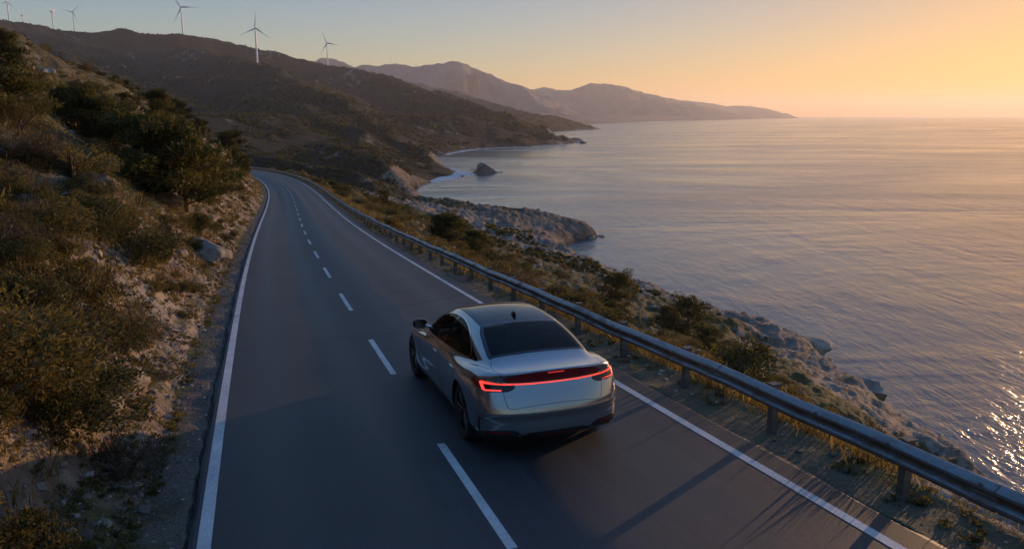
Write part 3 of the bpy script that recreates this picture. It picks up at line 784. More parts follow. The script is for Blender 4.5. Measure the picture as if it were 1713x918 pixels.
# sea stack and skerries
p = at_sea(811, 289.5); place(rock_mesh('islet', 300, M['searock'], 1.0, .35, 5), 'rocky_islet', p[0], p[1], .4, (9.0, 6.0, 5.6), (0, 0, .4), 'humped bare rocky islet standing in the sea off the second promontory', 'islet')
SK = [(792, 284, 2.4, 'low dark skerry between the islet and the promontory tip'), (836, 288.5, 2.2, 'small dark skerry on the seaward side of the humped islet'), (774, 295, 2.0, 'dark wet rock in the surf below the cliff of the second promontory'),
      (985, 397, 2.6, 'dark rock at the very tip of the pale rocky headland'), (1004, 395.5, 1.6, 'outermost low rock awash beyond the tip of the pale headland'), (982, 434, 1.1, 'small dark rock awash in the inlet south of the headland'), (978, 439, .8, 'tiny rock awash next to the small dark one in the inlet'),
      (993, 458, 1.1, 'flat dark rock awash off the rocky shore below the headland inlet'), (1066, 487, 1.5, 'low brown rocks awash just behind the bushy pine on the shore'), (1380, 602, 1.3, 'brown rock awash at the foot of the northern shore crag'), (975, 239.5, 9, 'dark rocky knob at the end of the long farther promontory'), (955, 236, 12, 'rounded rock mass joining the farther promontory to its knob')]
for k, (u, v, sc, lab) in enumerate(SK):
    p = at_sea(u, v); place(SEAR[k % 4], 'sea_rock', p[0], p[1], .0, (sc * 1.3, sc * .8, sc * .55), (0, 0, u), lab, 'rock')
# shore crags
for k, (u, v, sc, lab) in enumerate([(1345, 600, 3.6, 'grey brown crag on the shore edge, first of the two beyond the guardrail'), (1435, 672, 3.0, 'grey brown crag on the shore edge, nearer of the two beyond the guardrail'), (1310, 575, 2.6, 'grey crag on the shore edge just behind the first grey brown one'), (1395, 640, 2.2, 'low grey rock shelf on the shore between the two larger crags'), (1525, 735, 1.8, 'small grey brown crag peeping over the guardrail at the water edge'), (1108, 508, 1.8, 'small grey crag on the shore behind the pine bushes')]):
    p = at_sea(u, v); z = ground_z(p[0], p[1])
    place(ROCKS[(k * 2 + 1) % 7], 'shore_crag', p[0], p[1], max(z, 0) - sc * .05, (sc * 1.3, sc * 1.0, sc * .75), (.1, .1, u), lab, 'crag')
# ------------------------------------------------------------------ vegetation
def leaf_material(name, stops, trans=.42, rough=.65):
    m = NT(name); tint = m.attr('tint').outputs['Fac']
    oi = m.n('ShaderNodeObjectInfo').outputs['Random']
    f = m.math('ADD', tint, m.math('MULTIPLY', m.math('SUBTRACT', oi, .5), .22))
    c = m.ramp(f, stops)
    d = m.n('ShaderNodeBsdfPrincipled'); m.l(c, d.inputs['Base Color']); d.inputs['Roughness'].default_value = rough; d.inputs['Specular IOR Level'].default_value = .25
    t = m.n('ShaderNodeBsdfTranslucent'); m.l(m.mix(1.0, c, (1.35, 1.2, .65), 'MULTIPLY'), t.inputs[0])
    x = m.n('ShaderNodeMixShader'); x.inputs[0].default_value = trans
    m.l(d.outputs[0], x.inputs[1]); m.l(t.outputs[0], x.inputs[2]); m.l(x.outputs[0], m.out.inputs[0])
    return m.m
M['pine'] = leaf_material('pine_needles', [(.1, (.015, .022, .007)), (.5, (.042, .049, .013)), (.9, (.11, .096, .024))])
M['juniper'] = leaf_material('dark_scrub_leaves', [(.1, (.020, .026, .010)), (.5, (.052, .056, .021)), (.9, (.115, .105, .038))])
M['olive'] = leaf_material('olive_scrub_leaves', [(.1, (.040, .040, .015)), (.5, (.098, .088, .033)), (.9, (.19, .155, .06))])
M['gold'] = leaf_material('golden_broom_leaves', [(.1, (.038, .032, .011)), (.5, (.092, .072, .022)), (.9, (.18, .135, .045))])
M['dry'] = leaf_material('dry_brown_twigs', [(.1, (.042, .032, .020)), (.5, (.092, .070, .043)), (.9, (.17, .135, .08))], .2)
M['straw'] = leaf_material('dry_grass_blades', [(.1, (.06, .05, .016)), (.5, (.15, .115, .042)), (.9, (.30, .235, .11))], .35)
M['bark'] = simple('pine_bark', (.085, .06, .042), .9, 0, .35, 4)

def quads(P, D, N, L, Wd):
    """leaf quads: centre P, long direction D, normal-ish N, length L, width Wd"""
    D = D / (np.linalg.norm(D, axis=1, keepdims=True) + 1e-9); S = np.cross(D, N); S /= (np.linalg.norm(S, axis=1, keepdims=True) + 1e-9)
    a = D * L[:, None] * .5; b = S * Wd[:, None] * .5
    V = np.stack([P - a - b * .55, P - a * .1 + b * -1.0, P + a, P - a * .1 + b], 1)
    V[:, 0] = P - a
    return V.reshape(-1, 3), np.arange(len(P) * 4).reshape(-1, 4)
def foliage(cl, n, size, aspect, seed, up=.4, shell=.55):
    """cl: rows (x,y,z,rx,ry,rz,weight,tint); n leaves in all"""
    g = np.random.default_rng(seed); cl = np.asarray(cl, float)
    w = cl[:, 6] / cl[:, 6].sum(); k = g.choice(len(cl), n, p=w)
    d = g.normal(size=(n, 3)); d /= np.linalg.norm(d, axis=1, keepdims=True)
    rad = shell + (1.08 - shell) * g.random(n) ** .7
    P = cl[k, :3] + d * cl[k, 3:6] * rad[:, None]
    D = d + g.normal(size=(n, 3)) * .7; D[:, 2] += up
    N = g.normal(size=(n, 3)); L = size * g.uniform(.6, 1.4, n)
    V, F = quads(P, D, N, L, L * aspect)
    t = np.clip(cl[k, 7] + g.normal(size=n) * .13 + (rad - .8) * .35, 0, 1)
    return V, F, np.repeat(t, 4)
def bush_clumps(g, n, rx, ry, h, cr):
    out = []
    for i in range(n):
        a = g.uniform(0, 2 * np.pi); q = np.sqrt(g.random()); zz = h * (.18 + .72 * g.random() * np.sqrt(max(0, 1 - q * q * .85)))
        c = cr * g.uniform(.6, 1.35)
        out.append((rx * q * np.cos(a) * .85, ry * q * np.sin(a) * .85, zz, c, c, c * .8, c * c, g.uniform(.25, .75)))
    return out
def bush_mesh(name, mat, seed, rx, h, nc, nl, cr, size, aspect, up=.5):
    g = np.random.default_rng(seed)
    V, F, t = foliage(bush_clumps(g, nc, rx, rx * .9, h, cr), nl, size, aspect, seed + 1, up)
    V[:, 2] = np.maximum(V[:, 2], -.15)
    me = mesh_np(name, V, F, [mat], False, attrs=dict(tint=t)); return me
def stems(seed, rx, h, n=7):
    g = random.Random(seed); mb = MB()
    for i in range(n):
        a = g.uniform(0, 6.28); r_ = g.uniform(.3, .75) * rx
        mb.tube([(0.05 * math.cos(a), .05 * math.sin(a), -.2), (r_ * .4 * math.cos(a), r_ * .4 * math.sin(a), h * .3), (r_ * math.cos(a), r_ * math.sin(a), h * g.uniform(.5, .8))], [.05 * rx, .035 * rx, .012 * rx], 5)
    return mb
BUSH = {}
for kind, mat, rx, h, nc, nl, cr, size, asp in [('juniper', 'juniper', 1.0, 1.05, 26, 7000, .29, .064, .42), ('olive', 'olive', 1.0, .85, 28, 6500, .25, .060, .42), ('gold', 'gold', 1.0, .95, 34, 7500, .22, .075, .22), ('dry', 'dry', 1.0, .7, 24, 4600, .24, .10, .10)]:
    BUSH[kind] = []
    for i in range(4):
        st = stems(i * 7 + nc, 1.0, h)
        bmh = bush_mesh(kind + '_foliage', M[mat], 1000 + i * 31 + nc, rx, h * (.85 + .12 * i), nc, nl, cr, size, asp)
        mbm = bpy.data.meshes.new('stem'); mbm.from_pydata(st.v, [], st.f); mbm.materials.append(M['bark']); mbm.shade_smooth()
        BUSH[kind].append((bmh, mbm))
NAMEK = dict(juniper='evergreen_shrub', olive='olive_shrub', gold='broom_bush', dry='dry_bush')
def bush(kind, i, x, y, z, sc, rz, label, group=None):
    f, s_ = BUSH[kind][i % 4]
    o = empty(NAMEK[kind], (x, y, z - .06 * sc[2]), rz); o.scale = sc; tag(o, label, 'bush', group)
    obj('foliage', f, o); obj('stem', s_, o); return o

# pines: trunk with limbs, crown of needle clumps
def pine_meshes(seed, H, spread, nl=5200, size=.30, bushy=False):
    g = np.random.default_rng(seed); mb = MB(); cl = []
    lean = g.uniform(-.12, .12, 2); tp = []
    nseg = 7
    for i in range(nseg):
        t = i / (nseg - 1); tp.append((lean[0] * H * t * t + .06 * H * math.sin(t * 4 + seed) * t, lean[1] * H * t * t, -.4 + (H * .93 + .4) * t))
    mb.tube(tp, [H * .034 * (1 - .82 * i / (nseg - 1)) for i in range(nseg)], 9)
    nb = 15 if not bushy else 20
    for i in range(nb):
        t = (.30 if not bushy else .10) + (.66 if not bushy else .85) * (i + g.random()) / nb
        base = Vector([np.interp(t * (nseg - 1), range(nseg), [q[c] for q in tp]) for c in range(3)])
        a = i * 2.4 + g.uniform(-.5, .5); ln = spread * (1.05 - .72 * max(0, (t - .42) / .58)) * g.uniform(.7, 1.1) * (1 if t > .35 else .8)
        e = base + Vector((math.cos(a) * ln, math.sin(a) * ln, ln * g.uniform(.12, .42)))
        m_ = base.lerp(e, .55) + Vector((0, 0, -.06 * ln))
        mb.tube([base, m_, e], [H * .012, H * .008, H * .003], 6)
        for q in (.45, .72, 1.0):
            c = base.lerp(e, q) + Vector(g.normal(size=3) * .08 * spread); r_ = spread * g.uniform(.22, .36)
            cl.append((c.x, c.y, c.z + r_ * .3, r_, r_, r_ * .55, r_ * r_, g.uniform(.2, .8)))
    top = Vector(tp[-1]); 
    for q in range(3): cl.append((top.x + g.normal() * .1 * spread, top.y + g.normal() * .1 * spread, top.z - q * .05 * H, spread * .26, spread * .26, spread * .22, spread ** 2 * .07, g.uniform(.4, .8)))
    V, F, t = foliage(cl, nl, size, .30, seed + 3, .35, .35)
    cr = mesh_np('crown', V, F, [M['pine']], False, attrs=dict(tint=t))
    tm = bpy.data.meshes.new('trunk'); tm.from_pydata(mb.v, [], mb.f); tm.materials.append(M['bark']); tm.shade_smooth()
    return tm, cr
PINES = [pine_meshes(11, 5.0, 2.1, 6500), pine_meshes(23, 5.6, 2.4, 7000), pine_meshes(37, 3.6, 2.2, 6500, .26, True), pine_meshes(41, 4.2, 2.6, 7500, .27, True)]
def pine(i, x, y, z, sc, rz, label, group=None):
    o = empty('pine_tree', (x, y, z), rz); o.scale = (sc, sc, sc); tag(o, label, 'pine tree', group)
    obj('trunk', PINES[i][0], o); obj('crown', PINES[i][1], o); return o

rb = random.Random(77)
def at_px(u, v): return hit(u, v)
# pines of the left hill (base pixel, variant, scale)
for (u, v, i, sc, lab) in [
    (268, 215, 0, 1.0, 'tall spreading pine with bare lower trunk on the hill crest right of the boulder band'),
    (300, 222, 1, .85, 'flat topped pine leaning out on the crest beside the tallest spreading one'),
    (338, 236, 0, .80, 'single slim pine with visible trunk standing on the crest above the rock outcrop'),
    (386, 283, 1, .95, 'dark pine above the inner side of the road bend, its trunk showing'),
    (405, 290, 2, .80, 'low bushy pine hanging over the road where it vanishes round the bend'),
    (372, 270, 2, .85, 'bushy pine just behind the cracked cream outcrop'),
    (312, 352, 3, 1.0, 'broad dark pine shrub with gold tips low on the bank, nearest the gravel'),
    (352, 335, 3, .80, 'dense dark pine shrub beside the rock face at mid bank'),
    (262, 330, 2, 1.05, 'bushy dark pine in the middle of the pine thicket'),
    (225, 285, 3, .75, 'dark wide pine in the thicket below the row of crest shrubs'),
    (180, 250, 2, .75, 'dark rounded pine in the upper left part of the thicket'),
    (140, 225, 3, .6, 'shaded pine shrub at the upper left end of the thicket'),
    (290, 285, 3, .85, 'dark pine filling the thicket directly below the crest pines'),
    (110, 200, 2, .5, 'dark bushy pine below the pale crest slabs'),
    (8, 135, 1, .5, 'dark pine at the frame edge on the hill crest'),
    (20, 215, 3, .5, 'dark pine shrub at the frame edge below the pale crest slabs'),
    (215, 188, 2, .5, 'small dark pine on the crest between scrub and spreading pines')]:
    h = hit(u, v)
    if h: pine(i, h[0], h[1], h[2], sc, rb.uniform(0, 6), lab)
# pines on the seaward slope
for (u, v, i, sc, lab) in [(1030, 512, 3, 1.15, 'bushy green pine standing out against the sea behind the guardrail, above the car'), (1150, 562, 3, 1.3, 'largest dark pine shrub against the sea right of the car'), (1185, 597, 2, 1.1, 'dark pine shrub next to the largest one beside the guardrail'), (1115, 550, 2, .85, 'smaller pine shrub left of the largest one on the seaward slope'),
                           (1020, 535, 2, .5, 'low pine shrub with gold tips just below the bushy green pine'), (760, 412, 3, .85, 'wide dark pine shrub behind the guardrail below the pale headland'), (795, 430, 2, .75, 'dark pine shrub downhill of the wide one below the pale headland'), (735, 397, 2, .65, 'dark pine shrub uphill of the wide one near the guardrail'), (640, 342, 2, .8, 'dark pine shrub behind the guardrail half way to the bend')]:
    h = hit(u, v)
    if h: pine(i, h[0], h[1], h[2], sc, rb.uniform(0, 6), lab)
# large single bushes of the left bank
for (u, v, kind, sc, lab) in [
    (85, 545, 'gold', (1.35, 1.35, 1.5), 'largest golden brown bush low on the left bank'),
    (150, 590, 'juniper', (.9, .9, .85), 'grey green rounded bush just below the largest golden one'),
    (95, 715, 'juniper', (.62, .62, .7), 'dark green rounded bush on the pale rubble of the lower bank'),
    (200, 790, 'dry', (.8, .8, .7), 'dark brown dry bush in shade above the gravel verge'),
    (60, 620, 'olive', (.8, .8, .8), 'olive bush under the largest golden bush at the frame edge'),
    (330, 385, 'juniper', (.95, .95, .9), 'grey green bush tucked against the jagged rock ledge'),
    (235, 440, 'juniper', (1.2, 1.2, 1.0), 'wide dark bush in the middle of the scrubby bank'),
    (120, 290, 'olive', (1.6, 1.6, 1.4), 'pale olive bush in the upper scrub left of the rounded boulder')]:
    h = hit(u, v)
    if h: bush(kind, int(u), h[0], h[1], h[2], sc, rb.uniform(0, 6), lab)
LBL = dict(juniper='dark grey green evergreen shrub, one of many scattered over the bank left of the road', olive='olive green cushion of scrub, one of many scattered over the bank left of the road', gold='golden brown broom, one of many scattered over the bank left of the road', dry='dry brown twiggy bush, one of many scattered over the bank left of the road')
RBL = dict(juniper='dark evergreen shrub, one of many on the slope between guardrail and sea', olive='olive green scrub cushion, one of many on the slope between guardrail and sea', gold='golden yellow broom, one of many on the slope between guardrail and sea', dry='dry brown twiggy bush, one of many on the slope between guardrail and sea')
pts = np.vstack([scatter_uv(95, 2, 34, -17, -6.2, 51, 1.0), scatter_uv(60, 15, 75, -26, -8, 54, 1.0), scatter_uv(120, 30, 200, -30, -6.2, 52, 1.0), scatter_uv(90, 4, 120, -7.6, -5.1, 53), scatter_uv(60, 1, 30, -13, -5.4, 55), scatter_uv(45, 2, 60, -6.0, -4.7, 56), scatter_uv(34, 4, 13, -8.5, -4.8, 57)])
kinds = ['juniper', 'olive', 'gold', 'juniper', 'gold', 'dry', 'olive', 'dry']
for k, p in enumerate(pts):
    kd = kinds[rb.randrange(8)]; near = 275 <= k < 365 or 425 <= k < 470
    sc = rb.uniform(.45, 1.15) * (.45 if near else 1) * (.85 if k < 95 else 1.15)
    bush(kd, k, p[0], p[1], p[2], (sc * rb.uniform(.85, 1.2), sc * rb.uniform(.85, 1.2), sc * rb.uniform(.7, 1.05)), rb.uniform(0, 6), LBL[kd], 'wild ' + NAMEK[kd].replace('_', ' ') + ' growth on the left bank')
pts = np.vstack([scatter_uv(120, -4, 45, 6.0, 30, 65, 1.0), scatter_uv(150, 0, 125, 6.5, 42, 61, 1.0), scatter_uv(110, 60, 260, 6.0, 55, 62, 1.0), scatter_uv(150, 15, 175, 5.8, 26, 64, 1.0), scatter_uv(50, 4, 110, 5.4, 7.5, 63)])
for k, p in enumerate(pts):
    if p[2] < 4: continue
    kd = ['juniper', 'olive', 'gold', 'juniper', 'dry', 'gold', 'olive', 'dry', 'juniper'][rb.randrange(9)]
    if k >= 530: kd = ['gold', 'olive'][k % 2]
    sc = rb.uniform(.6, 1.5) * (.34 if k >= 530 else 1) * (1.25 if k < 270 else 1)
    bush(kd, k, p[0], p[1], p[2], (sc * rb.uniform(.85, 1.2), sc * rb.uniform(.85, 1.2), sc * rb.uniform(.7, 1.0)), rb.uniform(0, 6), RBL[kd], 'wild ' + NAMEK[kd].replace('_', ' ') + ' growth on the seaward slope')

# uncountable ground cover -------------------------------------------------
def blades(P, seed, hmin, hmax, per, spread, wid=.012):
    g = np.random.default_rng(seed); n = len(P) * per
    B = np.repeat(P, per, 0) + np.c_[g.normal(size=(n, 2)) * spread, np.zeros(n)]
    H = g.uniform(hmin, hmax, n); D = np.c_[g.normal(size=(n, 2)) * .38, np.ones(n)]
    C = B + D * H[:, None] * .5
    V, F = quads(C, D, g.normal(size=(n, 3)), H, wid * (.7 + g.random(n)) * (1 + H))
    t = np.repeat(np.clip(np.repeat(g.random(len(P)), per) * .6 + g.random(n) * .4, 0, 1), 4)
    return V, F, t
def stuff(name, parts, mat):
    V = []; F = []; T = []; o = 0
    for v, f, t in parts: V.append(v); F.append(f + o); T.append(t); o += len(v)
    ob = obj(name, mesh_np(name, np.vstack(V), np.vstack(F), [mat], False, attrs=dict(tint=np.concatenate(T))))
    return tag(ob, kind='stuff')
A = scatter_uv(2600, 2, 60, -9, -5.0, 71, 1.3); B = scatter_uv(2600, 2, 70, -24, -7, 72, 1.2); C = scatter_uv(3000, -3, 60, 4.9, 7.0, 73, 1.0); D = scatter_uv(2600, 0, 150, 5, 14, 74, 1.2); E = scatter_uv(2200, 50, 250, -20, -5.2, 75); E2 = scatter_uv(2500, 50, 270, 4.8, 9, 76)
keepm = lambda P: P[fbm(P[:, 0], P[:, 1], 3.0, 3, 77) > -.12]
stuff('grass', [blades(keepm(A), 1, .08, .30, 12, .10), blades(keepm(B), 2, .12, .4, 12, .18, .018), blades(keepm(C), 3, .08, .30, 14, .12), blades(scatter_uv(1500, -3, 22, 4.95, 6.4, 78), 7, .06, .24, 16, .13), blades(keepm(D), 4, .15, .5, 12, .25, .022), blades(E, 5, .25, .6, 9, .3, .05), blades(E2, 6, .2, .5, 9, .3, .04)], M['straw'])
# low leafy ground plants
def tufts(P, seed, rad, per, size, asp=.4):
    g = np.random.default_rng(seed); n = len(P); r0 = rad * g.uniform(.5, 1.5, n)
    d = g.normal(size=(n * per, 3)); d /= np.linalg.norm(d, axis=1, keepdims=True); d[:, 2] = np.abs(d[:, 2]) * .8
    r1 = np.repeat(r0, per); Q = np.repeat(P, per, 0) + d * r1[:, None] * g.uniform(.3, 1, (n * per, 1))
    L = size * g.uniform(.6, 1.4, n * per)
    V, F = quads(Q, d + g.normal(size=d.shape) * .5 + np.array([0, 0, .4]), g.normal(size=d.shape), L, L * asp)
    return V, F, np.repeat(np.clip(np.repeat(g.random(n), per) * .65 + g.random(n * per) * .35, 0, 1), 4)
kp = lambda P, sd: P[fbm(P[:, 0], P[:, 1], 2.2, 3, sd) > -.08]
TA = kp(scatter_uv(2600, 1, 40, -13, -5.2, 91, 1.3), 1); TB = kp(scatter_uv(2600, 10, 90, -26, -5.4, 92, 1.2), 2); TC = kp(scatter_uv(2200, 60, 230, -28, -5.3, 93), 3)
TD = kp(scatter_uv(2600, 0, 60, 5.0, 28, 94), 4); TE = kp(scatter_uv(4200, 15, 190, 5.0, 48, 95), 5)
TF = kp(scatter_uv(4200, 0, 45, -6.8, -4.15, 98, 1.3), 9); TG = kp(scatter_uv(1800, 30, 200, -7.5, -4.4, 99), 10)
TH = kp(scatter_uv(1800, -3, 60, 4.25, 6.6, 97), 11)
stuff('ground_cover', [tufts(TH, 13, .11, 34, .055), tufts(TF, 11, .10, 34, .05), tufts(TG, 12, .24, 26, .12), tufts(TA, 1, .16, 46, .065), tufts(TB, 2, .24, 40, .10), tufts(TC, 3, .42, 26, .22), tufts(TD, 4, .26, 40, .10), tufts(TE, 5, .50, 30, .22)], M['olive'])
UA = kp(scatter_uv(1200, 1, 40, -12, -5.0, 96, 1.3), 6); UB = kp(scatter_uv(1500, 10, 110, -26, -5.4, 97, 1.2), 7); UC = kp(scatter_uv(2500, 0, 170, 5.2, 45, 98), 8)
stuff('dry_ground_cover', [tufts(UA, 6, .15, 50, .085, .14), tufts(UB, 7, .22, 44, .13, .14), tufts(UC, 8, .40, 34, .22, .16)], M['dry'])
# broken stones on the banks and verges
def stones(P, seed, smin_, smax_):
    g = np.random.default_rng(seed); n = len(P)
    t_ = (1 + 5 ** .5) / 2
    o = np.array([(-1, t_, 0), (1, t_, 0), (-1, -t_, 0), (1, -t_, 0), (0, -1, t_), (0, 1, t_), (0, -1, -t_), (0, 1, -t_), (t_, 0, -1), (t_, 0, 1), (-t_, 0, -1), (-t_, 0, 1)]) / 1.9
    f = np.array([(0, 11, 5), (0, 5, 1), (0, 1, 7), (0, 7, 10), (0, 10, 11), (1, 5, 9), (5, 11, 4), (11, 10, 2), (10, 7, 6), (7, 1, 8), (3, 9, 4), (3, 4, 2), (3, 2, 6), (3, 6, 8), (3, 8, 9), (4, 9, 5), (2, 4, 11), (6, 2, 10), (8, 6, 7), (9, 8, 1)])
    sc = smin_ * (smax_ / smin_) ** (g.random(n) ** 2.4)
    q = o[None] * g.uniform(.7, 1.2, (n, 12, 1)) + g.normal(size=(n, 12, 3)) * .10
    q = q * g.uniform(.6, 1.3, (n, 1, 3))
    a = g.uniform(0, 6.28, n); c, s_ = np.cos(a)[:, None], np.sin(a)[:, None]
    q = np.stack([q[..., 0] * c - q[..., 1] * s_, q[..., 0] * s_ + q[..., 1] * c, q[..., 2] * .7], -1) * sc[:, None, None]
    V = (P[:, None] + q).reshape(-1, 3); F = (np.arange(n)[:, None, None] * 12 + f[None]).reshape(-1, 3)
    return V, F, np.repeat(g.random(n), 12)
m_ = NT('broken_stone'); tt = m_.attr('tint').outputs['Fac']; m_.bsdf(m_.ramp(tt, [(.1, (.08, .066, .052)), (.5, (.175, .145, .115)), (.9, (.33, .28, .23))]), .9); M['stone'] = m_.m
SA = scatter_uv(9000, 0, 45, -8.5, -4.25, 81, 1.4); SB = scatter_uv(3800, 2, 70, -16, -6, 82, 1.2); SCs = scatter_uv(3500, 0, 40, -4.9, -3.75, 83, 1.3); SD = scatter_uv(3000, -3, 60, 4.1, 9, 84, 1.2); SE = scatter_uv(2600, 40, 170, -11, -5, 85); SF = scatter_uv(3500, 20, 150, 6, 50, 86)
SF = SF[SF[:, 2] > 1.5]
stuff('loose_stones', [stones(SA, 1, .02, .11), stones(SB, 2, .03, .2), stones(SCs, 3, .010, .04), stones(SD, 4, .012, .08), stones(SE, 5, .05, .3), stones(SF, 6, .10, .5)], M['stone'])
# low scrub on the distant slopes
g = np.random.default_rng(5); n = 62000
rs = 150 * (2600 / 150) ** (g.random(n) ** .8); a = g.uniform(R(-46), R(12), n)
x = rs * np.sin(a); y = rs * np.cos(a); z, GG = terrain(x, y, True)
okm = (z > 5) & (np.abs(GG['u']) > 6.5) & (GG['dc'] > 10) & (fbm(x, y, 40, 4, 78) * .6 + fbm(x, y, 130, 4, 79) * .6 > -.22 + .25 * GG['head'] * 4)
x, y, z, rs = x[okm], y[okm], z[okm], rs[okm]; n = len(x); per = 12
r0 = g.uniform(.5, 1.25, n) * np.clip(rs / 420, .8, 2.6)
d = g.normal(size=(n * per, 3)); d /= np.linalg.norm(d, axis=1, keepdims=True); d[:, 2] = np.abs(d[:, 2])
r1 = np.repeat(r0, per)
P = np.repeat(np.c_[x, y, z], per, 0) + d * r1[:, None] * np.array([1, 1, .75]) * g.uniform(.5, 1, (n * per, 1))
V, F = quads(P, g.normal(size=(n * per, 3)), d + g.normal(size=(n * per, 3)) * .4, r1 * 1.3, r1 * 1.0)
t = np.repeat(np.clip(np.repeat(g.random(n), per) * .6 + g.random(n * per) * .3, 0, 1), 4)
stuff('scrub', [(V, F, t)], M['juniper'])
# ------------------------------------------------------------------ the car: one smooth closed surface, cut into panels
def cr(xs, ys, x):
    """smooth interpolation through knots (ascending xs)"""
    xs = np.asarray(xs, float); ys = np.asarray(ys, float); x = np.clip(x, xs[0], xs[-1])
    h = np.diff(xs); dl = np.diff(ys) / h; m = np.zeros(len(xs))
    m[1:-1] = (dl[:-1] * h[1:] + dl[1:] * h[:-1]) / (h[1:] + h[:-1]); m[0] = dl[0]; m[-1] = dl[-1]
    i = np.clip(np.searchsorted(xs, x) - 1, 0, len(xs) - 2); t = (x - xs[i]) / h[i]
    return ys[i] * (2 * t**3 - 3 * t**2 + 1) + ys[i + 1] * (-2 * t**3 + 3 * t**2) + h[i] * (m[i] * (t**3 - 2 * t**2 + t) + m[i + 1] * (t**3 - t**2))
def smin(a, b, k):
    h = np.clip(.5 + .5 * (b - a) / k, 0, 1); return b + (a - b) * h - k * h * (1 - h)
def gau(x, c, s): return np.exp(-((x - c) / s) ** 2)
AXR, AXF, WR, KY = -1.53, 1.71, .372, .985   # KY: wheelbase factor
def car_F(p):
    x, y, z = p[:, 0], p[:, 1], p[:, 2]; ax = np.sqrt(x * x + 1e-6)
    # lower body
    W = cr([-2.7, -2.35, -2.0, -1.6, -.7, .4, 1.6, 2.0, 2.5], [.90, .945, .965, .975, .955, .955, .965, .95, .90], y)
    prof = cr([.10, .2, .33, .5, .66, .78, .88, .97, 1.06, 1.2], [-.10, -.06, -.015, 0, -.002, -.012, -.038, -.095, -.19, -.40], z - .05 * gau(y, -1.9, .8))
    side = W + prof + .022 * gau(y, -1.6, .55) * gau(z, .80, .16) + .014 * gau(y, 1.6, .5) * gau(z, .74, .15) - .020 * gau(z, .42, .12) * sstep(-1.25, -.7, y) * sstep(1.25, .7, y) - ax
    deck = cr([-2.7, -2.55, -2.42, -2.25, -2.0, -1.5, -.8, 0, .6, 1.0, 1.5, 2.0, 2.3, 2.5], [1.092, 1.092, 1.090, 1.092, 1.092, 1.045, .995, .975, .965, .945, .885, .80, .72, .62], y)
    top = deck - .045 * (ax / .9) ** 2 - z - .02 * gau(ax, .55, .12) * sstep(.9, 1.4, y) * 0
    rr_ = cr([.1, .2, .3, .37, .43, .49, .520, .545, .565, .62, .70, .80, .88, .95, 1.02, 1.07, 1.12, 1.3], [2.42, 2.47, 2.560, 2.576, 2.580, 2.583, 2.590, 2.603, 2.608, 2.602, 2.582, 2.552, 2.526, 2.508, 2.520, 2.556, 2.585, 2.60], z) - .27 * (ax / .95) ** 2.6
    rear = (y + rr_) * .95
    fr = cr([.1, .25, .45, .6, .72, .9], [2.25, 2.36, 2.42, 2.40, 2.33, 2.2], z) - .42 * (ax / .95) ** 2.4
    front = (fr - y) * .93
    low = smin(smin(smin(side, rear, .16), front, .2), top, .055)
    low = smin(low, z - .185 - .05 * sstep(-1.9, -2.5, y), .04)
    # cabin
    wb = cr([-2.6, -2.2, -1.9, -1.5, -1.0, -.4, .2, .7, 1.1, 1.5], [.60, .70, .765, .825, .865, .885, .880, .855, .80, .70], y)
    dz = z - .97
    cs = (wb - .44 * np.maximum(dz, -.03) - .42 * np.maximum(dz, 0) ** 2 - ax) * .9
    kz = [-2.7, -2.4, -2.2, -1.95, -1.6, -1.25, -.9, -.55, -.2, .1, .4, .75, 1.1, 1.4]
    zc = cr(kz, [.93, 1.035, 1.10, 1.196, 1.315, 1.410, 1.470, 1.500, 1.500, 1.470, 1.395, 1.225, .985, .78], y)
    zs = (cr(kz, [.93, 1.035, 1.10, 1.196, 1.315, 1.410, 1.470, 1.500, 1.500, 1.470, 1.395, 1.225, .985, .78], y + .02) - zc) / .02
    ct = (zc - .05 * (ax / .6) ** 2 - z) / np.sqrt(1 + zs * zs)
    cab = np.minimum(smin(cs, ct, .10), np.minimum(z - .84, y + 2.36))
    h = np.clip(.5 + .5 * (low - cab) / .05, 0, 1)
    return cab + (low - cab) * h + .05 * h * (1 - h)
def car_grad(p, e=.0015):
    g = np.stack([(car_F(p + d) - car_F(p - d)) for d in np.eye(3) * e], 1) / (2 * e); return g
